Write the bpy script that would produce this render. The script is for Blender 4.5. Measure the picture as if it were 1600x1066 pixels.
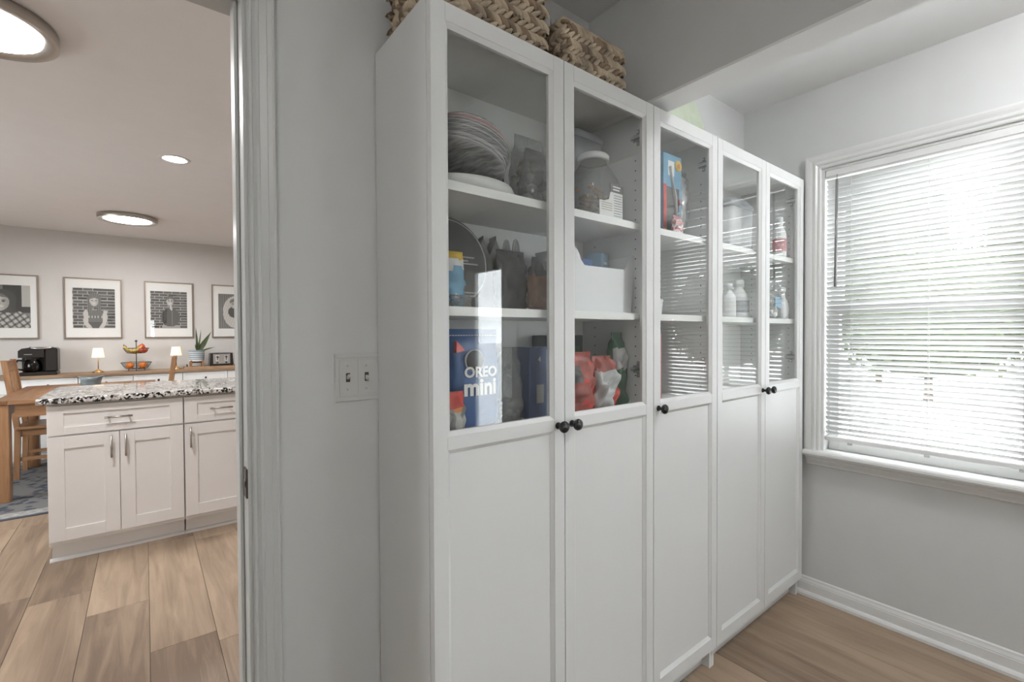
import bpy, math, random
from mathutils import Vector, Matrix, Euler
for o in list(bpy.data.objects): bpy.data.objects.remove(o)
scene = bpy.context.scene
COL = scene.collection
R = math.radians

# ------------------------------------------------------------------ camera
cam_d = bpy.data.cameras.new('camera'); cam = bpy.data.objects.new('camera', cam_d); COL.objects.link(cam)
cam_d.sensor_width = 36.0; cam_d.lens = 730.06 / 1600 * 36; cam_d.clip_start = 0.02
CAM = Vector((-.4887, -.9012, 1.2793))
yaw, pitch, roll = .66636, -.01598, -.004604
dv = Vector((math.sin(yaw)*math.cos(pitch), math.cos(yaw)*math.cos(pitch), math.sin(pitch)))
rv = Vector((math.cos(yaw), -math.sin(yaw), 0)); uv_ = rv.cross(dv)
r2 = rv*math.cos(roll) + uv_*math.sin(roll); u2 = -rv*math.sin(roll) + uv_*math.cos(roll)
m3 = Matrix((r2, u2, -dv)).transposed()
cam.matrix_world = Matrix.Translation(CAM) @ m3.to_4x4()
scene.camera = cam

# ------------------------------------------------------------------ world, exposure
w = bpy.data.worlds.new('sky'); scene.world = w; w.use_nodes = True
bg = w.node_tree.nodes['Background']; bg.inputs[0].default_value = (.93, .97, 1.0, 1); bg.inputs[1].default_value = 8.0
vs = scene.view_settings
vs.view_transform = 'Standard'; vs.look = 'None'; vs.gamma = 1; vs.use_curve_mapping = False; vs.exposure = .98
DISC_LIGHT, CAN_LIGHT, SHADE_LIGHT, BOWL_FILL = 42.0, 104.0, .45, 45.0

# ------------------------------------------------------------------ materials
def new_mat(name):
    m = bpy.data.materials.new(name); m.use_nodes = True
    nt = m.node_tree; nt.nodes.clear()
    out = nt.nodes.new('ShaderNodeOutputMaterial')
    return m, nt, out
def N(nt, t, **kw):
    n = nt.nodes.new(t)
    for k, v in kw.items():
        if hasattr(n, k): setattr(n, k, v)
    return n
def mat(name, col, rough=.5, metal=0., var=.04, scale=8., bump=0., bscale=120., stretch=(1,1,1), spec=.5, emit=0, emitcol=None):
    """painted / plastic / metal surface with slight procedural variation"""
    m, nt, out = new_mat(name)
    b = N(nt, 'ShaderNodeBsdfPrincipled'); nt.links.new(b.outputs[0], out.inputs[0])
    b.inputs['Roughness'].default_value = rough; b.inputs['Metallic'].default_value = metal
    b.inputs['Specular IOR Level'].default_value = spec
    tc = N(nt, 'ShaderNodeTexCoord'); mp = N(nt, 'ShaderNodeMapping'); mp.inputs['Scale'].default_value = stretch
    nt.links.new(tc.outputs['Object'], mp.inputs[0])
    no = N(nt, 'ShaderNodeTexNoise'); no.inputs['Scale'].default_value = scale; no.inputs['Detail'].default_value = 4
    nt.links.new(mp.outputs[0], no.inputs['Vector'])
    cr = N(nt, 'ShaderNodeValToRGB')
    cr.color_ramp.elements[0].position = .3; cr.color_ramp.elements[1].position = .7
    cr.color_ramp.elements[0].color = tuple(max(0, c*(1-var)) for c in col)+(1,)
    cr.color_ramp.elements[1].color = tuple(min(1, c*(1+var)) for c in col)+(1,)
    nt.links.new(no.outputs['Fac'], cr.inputs[0]); nt.links.new(cr.outputs[0], b.inputs['Base Color'])
    if bump:
        n2 = N(nt, 'ShaderNodeTexNoise'); n2.inputs['Scale'].default_value = bscale; n2.inputs['Detail'].default_value = 3
        nt.links.new(mp.outputs[0], n2.inputs['Vector'])
        bp = N(nt, 'ShaderNodeBump'); bp.inputs['Strength'].default_value = bump; bp.inputs['Distance'].default_value = .004
        nt.links.new(n2.outputs['Fac'], bp.inputs['Height']); nt.links.new(bp.outputs[0], b.inputs['Normal'])
    if emit:
        b.inputs['Emission Color'].default_value = (emitcol or col)+(1,); b.inputs['Emission Strength'].default_value = emit
    return m
def wood(name, dark, light, axis='Y', scale=1., rough=.45, perobj=True, contrast=1.0):
    m, nt, out = new_mat(name); L = nt.links.new
    b = N(nt, 'ShaderNodeBsdfPrincipled'); L(b.outputs[0], out.inputs[0]); b.inputs['Roughness'].default_value = rough
    tc = N(nt, 'ShaderNodeTexCoord'); oi = N(nt, 'ShaderNodeObjectInfo')
    vm = N(nt, 'ShaderNodeVectorMath', operation='MULTIPLY_ADD')
    cx = N(nt, 'ShaderNodeCombineXYZ')
    for i in range(3): 
        mu = N(nt, 'ShaderNodeMath', operation='MULTIPLY'); mu.inputs[1].default_value = (37., 91., 53.)[i]
        L(oi.outputs['Random'], mu.inputs[0]); L(mu.outputs[0], cx.inputs[i])
    vm.inputs[1].default_value = (1, 1, 1)
    L(tc.outputs['Object'], vm.inputs[0]); L(cx.outputs[0], vm.inputs[2])
    mp = N(nt, 'ShaderNodeMapping')
    s = {'X': (1.2, 16, 16), 'Y': (16, 1.2, 16), 'Z': (16, 16, 1.2)}[axis]
    mp.inputs['Scale'].default_value = tuple(a*scale for a in s); L(vm.outputs[0], mp.inputs[0])
    n1 = N(nt, 'ShaderNodeTexNoise'); n1.inputs['Scale'].default_value = 1.6; n1.inputs['Detail'].default_value = 8; n1.inputs['Roughness'].default_value = .62
    n1.inputs['Distortion'].default_value = 1.1
    L(mp.outputs[0], n1.inputs['Vector'])
    mp2 = N(nt, 'ShaderNodeMapping'); s2 = {'X': (.9, 4, 4), 'Y': (4, .9, 4), 'Z': (4, 4, .9)}[axis]
    mp2.inputs['Scale'].default_value = tuple(a*scale for a in s2); L(vm.outputs[0], mp2.inputs[0])
    n2 = N(nt, 'ShaderNodeTexNoise'); n2.inputs['Scale'].default_value = 1.5; n2.inputs['Detail'].default_value = 3; L(mp2.outputs[0], n2.inputs['Vector'])
    ad = N(nt, 'ShaderNodeMath', operation='MULTIPLY_ADD'); ad.inputs[1].default_value = .55*contrast
    L(n1.outputs['Fac'], ad.inputs[0]); 
    m2 = N(nt, 'ShaderNodeMath', operation='MULTIPLY'); m2.inputs[1].default_value = .45; L(n2.outputs['Fac'], m2.inputs[0]); L(m2.outputs[0], ad.inputs[2])
    last = ad
    if perobj:
        a2 = N(nt, 'ShaderNodeMath', operation='MULTIPLY_ADD'); a2.inputs[1].default_value = .26; L(oi.outputs['Random'], a2.inputs[0])
        su = N(nt, 'ShaderNodeMath', operation='SUBTRACT'); su.inputs[1].default_value = .13; L(ad.outputs[0], su.inputs[0]); L(su.outputs[0], a2.inputs[2]); last = a2
    cr = N(nt, 'ShaderNodeValToRGB'); cr.color_ramp.elements[0].position = .33; cr.color_ramp.elements[1].position = .66
    cr.color_ramp.elements[0].color = dark+(1,); cr.color_ramp.elements[1].color = light+(1,)
    L(last.outputs[0], cr.inputs[0]); L(cr.outputs[0], b.inputs['Base Color'])
    bp = N(nt, 'ShaderNodeBump'); bp.inputs['Strength'].default_value = .12; bp.inputs['Distance'].default_value = .002
    L(n1.outputs['Fac'], bp.inputs['Height']); L(bp.outputs[0], b.inputs['Normal'])
    return m
def glass(name, tint=(1,1,1), ior=1.45, rough=0.0, haze=0., hazecol=(.8,.8,.8)):
    m, nt, out = new_mat(name); L = nt.links.new
    t = N(nt, 'ShaderNodeBsdfTransparent'); t.inputs[0].default_value = tint+(1,)
    g = N(nt, 'ShaderNodeBsdfGlossy'); g.inputs['Roughness'].default_value = rough
    f = N(nt, 'ShaderNodeFresnel'); ge = N(nt, 'ShaderNodeNewGeometry')
    ir = N(nt, 'ShaderNodeMapRange'); ir.inputs[3].default_value = ior; ir.inputs[4].default_value = 1/ior     # same reflectance on both faces of a thin sheet
    L(ge.outputs['Backfacing'], ir.inputs[0]); L(ir.outputs[0], f.inputs['IOR'])
    mx = N(nt, 'ShaderNodeMixShader'); L(f.outputs[0], mx.inputs[0]); L(g.outputs[0], mx.inputs[2])
    if haze:
        d = N(nt, 'ShaderNodeBsdfDiffuse'); d.inputs[0].default_value = hazecol+(1,)
        no = N(nt, 'ShaderNodeTexNoise'); no.inputs['Scale'].default_value = 30
        mu = N(nt, 'ShaderNodeMath', operation='MULTIPLY'); mu.inputs[1].default_value = haze*2; L(no.outputs['Fac'], mu.inputs[0])
        m2 = N(nt, 'ShaderNodeMixShader'); L(mu.outputs[0], m2.inputs[0]); L(t.outputs[0], m2.inputs[1]); L(d.outputs[0], m2.inputs[2]); L(m2.outputs[0], mx.inputs[1])
    else: L(t.outputs[0], mx.inputs[1])
    L(mx.outputs[0], out.inputs[0]); return m
def translucent(name, col, fac=.5, gloss=.05):
    m, nt, out = new_mat(name); L = nt.links.new
    d = N(nt, 'ShaderNodeBsdfDiffuse'); d.inputs[0].default_value = col+(1,)
    t = N(nt, 'ShaderNodeBsdfTranslucent'); t.inputs[0].default_value = col+(1,)
    mx = N(nt, 'ShaderNodeMixShader'); mx.inputs[0].default_value = fac; L(d.outputs[0], mx.inputs[1]); L(t.outputs[0], mx.inputs[2])
    g = N(nt, 'ShaderNodeBsdfGlossy'); g.inputs['Roughness'].default_value = .35
    m2 = N(nt, 'ShaderNodeMixShader'); m2.inputs[0].default_value = gloss; L(mx.outputs[0], m2.inputs[1]); L(g.outputs[0], m2.inputs[2])
    L(m2.outputs[0], out.inputs[0]); return m
def emitter(name, col, s):
    m, nt, out = new_mat(name); e = N(nt, 'ShaderNodeEmission'); e.inputs[0].default_value = col+(1,); e.inputs[1].default_value = s
    nt.links.new(e.outputs[0], out.inputs[0]); return m
def vcol(name, rough=.5):
    m, nt, out = new_mat(name); b = N(nt, 'ShaderNodeBsdfPrincipled'); b.inputs['Roughness'].default_value = rough
    a = N(nt, 'ShaderNodeVertexColor'); a.layer_name = 'print'
    nt.links.new(a.outputs[0], b.inputs['Base Color']); nt.links.new(b.outputs[0], out.inputs[0]); return m
def granite():
    m, nt, out = new_mat('granite'); L = nt.links.new
    b = N(nt, 'ShaderNodeBsdfPrincipled'); b.inputs['Roughness'].default_value = .07; L(b.outputs[0], out.inputs[0])
    tc = N(nt, 'ShaderNodeTexCoord')
    v = N(nt, 'ShaderNodeTexVoronoi'); v.inputs['Scale'].default_value = 100; L(tc.outputs['Object'], v.inputs['Vector'])
    no = N(nt, 'ShaderNodeTexNoise'); no.inputs['Scale'].default_value = 14; no.inputs['Detail'].default_value = 5; L(tc.outputs['Object'], no.inputs['Vector'])
    sp = N(nt, 'ShaderNodeSeparateColor'); L(v.outputs['Color'], sp.inputs[0])
    ad = N(nt, 'ShaderNodeMath', operation='MULTIPLY_ADD'); ad.inputs[1].default_value = .7; L(no.outputs['Fac'], ad.inputs[0])
    mu = N(nt, 'ShaderNodeMath', operation='MULTIPLY'); mu.inputs[1].default_value = .6; L(sp.outputs[0], mu.inputs[0]); L(mu.outputs[0], ad.inputs[2])
    cr = N(nt, 'ShaderNodeValToRGB'); e = cr.color_ramp.elements; cr.color_ramp.interpolation = 'CONSTANT'
    e[0].position = 0; e[0].color = (.012, .011, .012, 1); e[1].position = .56; e[1].color = (.16, .15, .145, 1)
    x = e.new(.62); x.color = (.55, .53, .51, 1); x = e.new(.74); x.color = (.74, .72, .70, 1); x = e.new(.93); x.color = (.3, .27, .25, 1)
    L(ad.outputs[0], cr.inputs[0]); L(cr.outputs[0], b.inputs['Base Color']); return m
def rugmat():
    m, nt, out = new_mat('rug'); L = nt.links.new
    b = N(nt, 'ShaderNodeBsdfPrincipled'); b.inputs['Roughness'].default_value = .95; L(b.outputs[0], out.inputs[0])
    tc = N(nt, 'ShaderNodeTexCoord')
    v = N(nt, 'ShaderNodeTexVoronoi'); v.inputs['Scale'].default_value = 13; L(tc.outputs['Object'], v.inputs['Vector'])
    no = N(nt, 'ShaderNodeTexNoise'); no.inputs['Scale'].default_value = 22; no.inputs['Detail'].default_value = 8; L(tc.outputs['Object'], no.inputs['Vector'])
    ad = N(nt, 'ShaderNodeMath', operation='ADD'); L(v.outputs['Distance'], ad.inputs[0]); L(no.outputs['Fac'], ad.inputs[1])
    cr = N(nt, 'ShaderNodeValToRGB'); e = cr.color_ramp.elements
    e[0].position = .62; e[0].color = (.03, .042, .065, 1); e[1].position = 1.05; e[1].color = (.15, .145, .14, 1)
    x = e.new(.82); x.color = (.05, .06, .078, 1)
    L(ad.outputs[0], cr.inputs[0]); L(cr.outputs[0], b.inputs['Base Color']); return m

M = {}
M['wall'] = mat('wall paint grey', (.64, .645, .64), .75, var=.015, bump=.06, bscale=250)
M['wallk'] = mat('kitchen wall paint', (.59, .57, .545), .8, var=.012, bump=.05, bscale=250)
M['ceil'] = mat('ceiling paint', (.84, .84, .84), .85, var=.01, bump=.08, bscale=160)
M['ceilk'] = mat('kitchen ceiling paint', (.87, .86, .87), .85, var=.01)
M['trim'] = mat('white trim gloss', (.72, .72, .71), .3, var=.02, bump=.05, bscale=60)
M['jamb'] = mat('old painted door casing', (.52, .525, .515), .35, var=.015, scale=3)
M['billy'] = mat('white foil furniture', (.675, .68, .675), .42, var=.008, bump=.03, bscale=300, stretch=(1, 1, .06))
M['shelf_lift'] = mat('lightened interior foil', (.89, .89, .88), .4, var=.008)  # interior light put into the colour, lighter than the outer foil
M['hole'] = mat('dark hole', (.03, .03, .03), .8)
M['black'] = mat('black knob', (.012, .012, .013), .25, metal=.0)
M['steel'] = mat('brushed nickel', (.50, .47, .43), .32, metal=1., stretch=(1, 1, 30))
M['chrome'] = mat('stainless steel', (.62, .61, .60), .2, metal=1.)
M['bronze'] = mat('dark metal', (.07, .06, .055), .4, metal=.7)
M['hinge'] = mat('zinc hinge', (.30, .30, .29), .35, metal=.9)
M['glass'] = glass('door glass', (.982, .988, .984))
M['wglass'] = glass('window glass', (.985, .99, .987))
M['slat'] = translucent('vinyl slat', (.79, .79, .785), .06, .04)
M['blindpvc'] = mat('blind rail pvc', (.74, .74, .73), .35)
M['wand'] = mat('grey acrylic wand', (.27, .27, .27), .15)
M['cord'] = mat('white cord', (.7, .7, .69), .7)
M['plank'] = wood('oak vinyl plank', (.160, .110, .075), (.385, .285, .202), 'Y', .8, .42)
M['sub'] = mat('floor joint dark', (.05, .038, .03), .9)
M['oak'] = wood('honey oak', (.17, .080, .034), (.37, .20, .10), 'Y', 1.3, .38)
M['oakz'] = wood('honey oak upright', (.17, .080, .034), (.37, .20, .10), 'Z', 1.3, .38)
M['oakx'] = wood('honey oak cross', (.17, .080, .034), (.37, .20, .10), 'X', 1.3, .38)
M['walnut'] = wood('brown worktop', (.20, .125, .07), (.36, .245, .15), 'X', 1., .45)
M['rustic'] = wood('rustic board', (.10, .055, .03), (.42, .27, .16), 'X', 1.6, .6)
M['kcab'] = mat('white shaker paint', (.86, .835, .82), .4, var=.008)
M['scab'] = mat('white sideboard front', (.78, .78, .77), .4, var=.008)
M['granite'] = granite()
M['rug'] = rugmat()
M['rugb'] = mat('rug border cream', (.27, .265, .255), .95, var=.35, scale=26)
M['rugd'] = mat('rug edge dark', (.05, .055, .07), .95, var=.1)
M['frame'] = mat('brushed champagne frame', (.30, .245, .20), .35, metal=.6)
M['matb'] = mat('white mat board', (.82, .80, .78), .8, var=.006)
M['print'] = vcol('printed photograph', .4)
M['blackp'] = mat('black plastic', (.018, .016, .015), .3, var=.05)
M['cglass'] = glass('carafe glass', (.35, .33, .32), 1.5)
M['brass'] = mat('brass', (.62, .42, .20), .22, metal=1.)
M['wire'] = mat('grey wire', (.10, .095, .09), .45, metal=.8)
M['banana'] = mat('banana', (.62, .45, .10), .5, var=.15, scale=25)
M['btip'] = mat('banana tip', (.08, .05, .02), .7)
M['apple'] = mat('apple', (.62, .10, .05), .35, var=.35, scale=18)
M['peach'] = mat('pear', (.60, .40, .12), .45, var=.25, scale=18)
M['orange'] = mat('orange peel', (.80, .22, .02), .45, var=.1, bump=.15, bscale=220)
M['leaf'] = mat('plant leaf', (.075, .10, .045), .5, var=.3, scale=14)
M['potw'] = mat('pot white glaze', (.62, .63, .62), .5, var=.03)
M['potb'] = mat('pot blue glaze', (.25, .31, .35), .5, var=.1)
M['soil'] = mat('soil', (.04, .028, .02), .95)
M['bowlb'] = mat('blue stoneware', (.16, .21, .235), .35, var=.3, scale=14)
M['plate'] = mat('switch plate', (.62, .62, .605), .35, var=.01)
M['toggle'] = mat('toggle ivory', (.62, .60, .54), .3)
M['green'] = mat('pale green lacquer', (.60, .66, .53), .6, var=.05, scale=20)
M['strawA'] = mat('seagrass light', (.44, .36, .265), .75, var=.35, scale=16, bump=.3, bscale=180)
M['strawB'] = mat('seagrass brown', (.235, .17, .115), .75, var=.4, scale=16, bump=.3, bscale=180)
M['strawC'] = mat('seagrass dark', (.10, .072, .05), .8, var=.3, scale=16)
M['clear'] = glass('clear plastic film', (.86, .87, .87), 1.5, .12, .22, (.62, .63, .63))
M['clearj'] = glass('clear jar plastic', (.82, .83, .82), 1.5, .05, .12, (.55, .56, .55))
M['white'] = mat('white plastic', (.80, .81, .82), .4, var=.01)
M['foam'] = mat('white foam', (.76, .76, .75), .6, var=.03)
def flat(n, c, r=.45, v=.06): M[n] = mat(n, c, r, var=v, scale=20)
for a in [('navy', (.035, .06, .15), .35, .12), ('cobalt', (.05, .12, .30), .35, .12), ('skyb', (.17, .36, .52), .4, .15), ('beige', (.42, .38, .28), .6), ('blackc', (.02, .02, .022), .45),
          ('greyc', (.10, .10, .10), .5, .12), ('greym', (.24, .24, .24), .55, .1), ('greyl', (.45, .45, .43), .6, .1), ('red', (.55, .06, .04), .35, .2), ('dred', (.33, .07, .05), .4, .3),
          ('silver', (.52, .53, .53), .3, .15), ('dgreen', (.03, .13, .06), .35, .3), ('teal', (.02, .06, .06), .5, .2), ('brownp', (.23, .14, .09), .5, .2), ('pink', (.62, .28, .30), .45, .1),
          ('yellow', (.70, .48, .08), .45, .1), ('orangep', (.72, .25, .06), .45, .1), ('paper', (.74, .74, .73), .6, .03), ('ink', (.05, .05, .05), .6), ('granola', (.20, .165, .135), .8, .5),
          ('pretzel', (.30, .17, .08), .7, .4), ('lblue', (.30, .47, .62), .45, .06), ('greyp', (.40, .42, .45), .4, .04), ('greys', (.30, .30, .31), .6, .3)]: flat(*a)
M['p1'] = mat('paper plate grey', (.34, .34, .345), .7, var=.5, scale=60, stretch=(.3, .3, 6))
M['p2'] = mat('paper plate pale', (.55, .54, .54), .7, var=.3, scale=60, stretch=(.3, .3, 6))
M['p3'] = mat('paper plate pink', (.50, .32, .31), .7, var=.3, scale=60, stretch=(.3, .3, 6))
M['disc'] = emitter('disc diffuser', (1, .985, .975), DISC_LIGHT)
M['can'] = emitter('downlight lens', (1, .985, .975), CAN_LIGHT)
M['shade'] = mat('lamp shade', (.85, .72, .55), .8, emit=SHADE_LIGHT, emitcol=(1.0, .78, .50))
M['ground'] = mat('grey paving', (.28, .28, .275), .9, var=.1, scale=.8)
M['bounce_slab'] = mat('bounce slab white', (.74, .74, .73), .9, var=.04, scale=.8)
M['grass'] = mat('lawn', (.10, .15, .05), .95, var=.4, scale=2)
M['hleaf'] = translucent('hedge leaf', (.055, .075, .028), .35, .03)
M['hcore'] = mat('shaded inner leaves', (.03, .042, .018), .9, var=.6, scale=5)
M['trunk'] = mat('trunk', (.10, .07, .05), .9)

# ------------------------------------------------------------------ geometry helpers
ORG = {}
def empty(name, loc, label=None, cat=None, group=None, rz=0):
    o = bpy.data.objects.new(name, None); COL.objects.link(o); o.location = loc; o.rotation_euler[2] = rz
    o.empty_display_size = .05; ORG[o] = (Vector(loc), rz)
    tag(o, label, cat, group); return o
def tag(o, label=None, cat=None, group=None, kind=None):
    for k, v in (('label', label), ('category', cat), ('group', group), ('kind', kind)):
        if v: o[k] = v
    return o
class G:
    """collects faces with material slots; coordinates are world metres"""
    def __init__(s): s.v = []; s.f = []; s.m = []; s.s = []; s.mats = []
    def mi(s, m):
        if m not in s.mats: s.mats.append(m)
        return s.mats.index(m)
    def add(s, vs, fs, m, smooth=False, T=None):
        b = len(s.v); k = s.mi(m)
        s.v += [tuple(T @ Vector(p)) if T is not None else tuple(p) for p in vs]
        for f in fs: s.f.append(tuple(b+i for i in f)); s.m.append(k); s.s.append(smooth)
        return s
    def box(s, x0, x1, y0, y1, z0, z1, m, T=None, b=0.):
        if b <= 0:
            vs = [(x, y, z) for z in (z0, z1) for y in (y0, y1) for x in (x0, x1)]
            return s.add(vs, [(0,2,3,1), (4,5,7,6), (0,1,5,4), (2,6,7,3), (0,4,6,2), (1,3,7,5)], m, T=T)
        vs = []; 
        X, Y, Z = (x0, x1), (y0, y1), (z0, z1)
        idx = {}
        for i in (0,1):
            for j in (0,1):
                for k in (0,1):
                    for a in range(3):
                        p = [X[i], Y[j], Z[k]]; sg = [1 if q == 0 else -1 for q in (i,j,k)]
                        for c in range(3):
                            if c != a: p[c] += b*sg[c]
                        idx[i,j,k,a] = len(vs); vs.append(tuple(p))
        I = lambda i,j,k,a: idx[i,j,k,a]
        fs = []
        for q in (0,1):
            f = [I(q,0,0,0), I(q,0,1,0), I(q,1,1,0), I(q,1,0,0)]; fs.append(f if q == 0 else f[::-1])
            f = [I(0,q,0,1), I(1,q,0,1), I(1,q,1,1), I(0,q,1,1)]; fs.append(f if q == 0 else f[::-1])
            f = [I(0,0,q,2), I(0,1,q,2), I(1,1,q,2), I(1,0,q,2)]; fs.append(f if q == 0 else f[::-1])
        for p_ in (0,1):
            for q in (0,1):
                fs.append([I(0,p_,q,1), I(1,p_,q,1), I(1,p_,q,2), I(0,p_,q,2)] if p_ == q else [I(0,p_,q,2), I(1,p_,q,2), I(1,p_,q,1), I(0,p_,q,1)])
                fs.append([I(p_,0,q,2), I(p_,1,q,2), I(p_,1,q,0), I(p_,0,q,0)] if p_ == q else [I(p_,0,q,0), I(p_,1,q,0), I(p_,1,q,2), I(p_,0,q,2)])
                fs.append([I(p_,q,0,0), I(p_,q,1,0), I(p_,q,1,1), I(p_,q,0,1)] if p_ == q else [I(p_,q,0,1), I(p_,q,1,1), I(p_,q,1,0), I(p_,q,0,0)])
                for r_ in (0,1):
                    t = [I(p_,q,r_,0), I(p_,q,r_,1), I(p_,q,r_,2)]; fs.append(t if (p_+q+r_) % 2 else t[::-1])
        return s.add(vs, fs, m, T=T)
    def prism(s, poly, axis, a, b, m, T=None, smooth=False):
        """2D polygon extruded along axis: X uses (y,z), Y uses (x,z), Z uses (x,y)"""
        def P(u, v, w): return {'X': (w, u, v), 'Y': (u, w, v), 'Z': (u, v, w)}[axis]
        n = len(poly); vs = [P(u, v, a) for u, v in poly] + [P(u, v, b) for u, v in poly]
        fs = [tuple(range(n))[::-1], tuple(range(n, 2*n))] + [(i, (i+1) % n, n+(i+1) % n, n+i) for i in range(n)]
        return s.add(vs, fs, m, smooth, T)
    def lathe(s, prof, m, c=(0,0,0), axis='Z', n=24, T=None, smooth=True, cap=True):
        vs = []; k = len(prof)
        for i in range(n):
            a = 2*math.pi*i/n
            for r, h in prof:
                p = (r*math.cos(a), r*math.sin(a), h)
                if axis == 'Y': p = (p[0], p[2], p[1])
                elif axis == 'X': p = (p[2], p[0], p[1])
                vs.append((p[0]+c[0], p[1]+c[1], p[2]+c[2]))
        fs = [(i*k+j, ((i+1) % n)*k+j, ((i+1) % n)*k+j+1, i*k+j+1) for i in range(n) for j in range(k-1)]
        s.add(vs, fs, m, smooth, T)
        if cap:
            b = len(s.v)-len(vs); mi = s.mi(m)
            for j in (0, k-1):
                if prof[j][0] > 1e-6: s.f.append(tuple(b+i*k+j for i in range(n))); s.m.append(mi); s.s.append(False)
        return s
    def tube(s, pts, r, m, n=8, T=None, closed=False, flat_=1.):
        pts = [Vector(p) for p in pts]; vs = []; k = len(pts)
        rr = r if isinstance(r, (list, tuple)) else [r]*k
        up0 = None
        for i, p in enumerate(pts):
            t = ((pts[(i+1) % k]-pts[i-1]) if closed else (pts[min(i+1, k-1)]-pts[max(i-1, 0)])).normalized()
            if up0 is None:
                up0 = Vector((0,0,1)) if abs(t.z) < .9 else Vector((1,0,0))
            a = t.cross(up0)
            if a.length < 1e-5: a = t.orthogonal()
            a.normalize(); b = a.cross(t).normalized(); up0 = b
            for j in range(n):
                q = 2*math.pi*j/n; vs.append(p + a*rr[i]*math.cos(q) + b*rr[i]*flat_*math.sin(q))
        fs = [(i*n+j, i*n+(j+1) % n, ((i+1) % k)*n+(j+1) % n, ((i+1) % k)*n+j) for i in range(k if closed else k-1) for j in range(n)]
        if not closed: fs += [tuple(range(n))[::-1], tuple((k-1)*n+j for j in range(n))]
        return s.add(vs, fs, m, True, T)
    def loft(s, rings, m, T=None, smooth=True, cap=True, matf=None):
        n = len(rings[0]); vs = [p for r in rings for p in r]; b = len(s.v)
        s.v += [tuple(T @ Vector(p)) if T is not None else tuple(p) for p in vs]
        for i in range(len(rings)-1):
            for j in range(n):
                mm = matf(i, j) if matf else m
                s.f.append((b+i*n+j, b+i*n+(j+1) % n, b+(i+1)*n+(j+1) % n, b+(i+1)*n+j)); s.m.append(s.mi(mm)); s.s.append(smooth)
        if cap:
            mm = s.mi(m)
            s.f.append(tuple(b+j for j in range(n))[::-1]); s.m.append(mm); s.s.append(False)
            s.f.append(tuple(b+(len(rings)-1)*n+j for j in range(n))); s.m.append(mm); s.s.append(False)
        return s
    def ball(s, c, r, m, n=16, k=10, sc=(1,1,1), T=None):
        pr = [(max(1e-4, r*math.sin(math.pi*i/k)), -r*math.cos(math.pi*i/k)) for i in range(k+1)]
        vs = [(c[0]+sc[0]*q*math.cos(2*math.pi*i/n), c[1]+sc[1]*q*math.sin(2*math.pi*i/n), c[2]+sc[2]*h) for i in range(n) for q, h in pr]
        fs = [(i*(k+1)+j, ((i+1) % n)*(k+1)+j, ((i+1) % n)*(k+1)+j+1, i*(k+1)+j+1) for i in range(n) for j in range(k)]
        return s.add(vs, fs, m, True, T)
    def mesh(s, name, off=Vector((0,0,0)), rz=0):
        me = bpy.data.meshes.new(name)
        if rz:
            q = Matrix.Rotation(-rz, 3, 'Z'); vs = [tuple(q @ (Vector(p)-off)) for p in s.v]
        else: vs = [(p[0]-off[0], p[1]-off[1], p[2]-off[2]) for p in s.v]
        me.from_pydata(vs, [], s.f)
        for m in s.mats: me.materials.append(m)
        me.polygons.foreach_set('material_index', s.m); me.polygons.foreach_set('use_smooth', s.s)
        me.update(); return me
    def build(s, name, parent=None, label=None, cat=None, group=None, kind=None, loc=None):
        """link as one mesh object; origin at the parent thing's origin, or at loc / the base centre"""
        if parent is not None:
            off, rz = ORG[parent]
            o = bpy.data.objects.new(name, s.mesh(name, off, rz)); o.parent = parent; ORG[o] = (off, rz)
        else:
            if loc is None:
                xs, ys, zs = zip(*s.v); loc = ((min(xs)+max(xs))/2, (min(ys)+max(ys))/2, min(zs))
            loc = Vector(loc); o = bpy.data.objects.new(name, s.mesh(name, loc)); o.location = loc; ORG[o] = (loc, 0)
        COL.objects.link(o); tag(o, label, cat, group, kind); return o
def copy_tree(o, loc=None, parent=None):
    c = o.copy(); COL.objects.link(c); c.parent = parent
    if loc is not None: c.location = loc
    for ch in list(o.children): copy_tree(ch, None, c)
    return c
def text_mesh(txt, size, m, origin, ux=(1,0,0), uy=(0,0,1), ext=.0006, align='CENTER', shear=0, bold=0.):
    """letters as a G; ux is reading direction, uy is up"""
    cu = bpy.data.curves.new('lettering', 'FONT'); cu.body = txt; cu.size = size; cu.extrude = ext; cu.align_x = align; cu.shear = shear; cu.offset = bold; cu.resolution_u = 3
    ob = bpy.data.objects.new('lettering', cu); COL.objects.link(ob)
    me = bpy.data.meshes.new_from_object(ob.evaluated_get(bpy.context.evaluated_depsgraph_get()))
    ux, uy = Vector(ux).normalized(), Vector(uy).normalized(); uz = ux.cross(uy); o = Vector(origin)
    g = G(); g.add([o+ux*p.co.x+uy*p.co.y+uz*p.co.z for p in me.vertices], [tuple(p.vertices) for p in me.polygons], m)
    bpy.data.objects.remove(ob); bpy.data.curves.remove(cu); bpy.data.meshes.remove(me); return g
def rot(c, rx=0, ry=0, rz=0):
    return Matrix.Translation(c) @ Euler((rx, ry, rz)).to_matrix().to_4x4()
W, B = M['wall'], M['billy']

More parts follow.
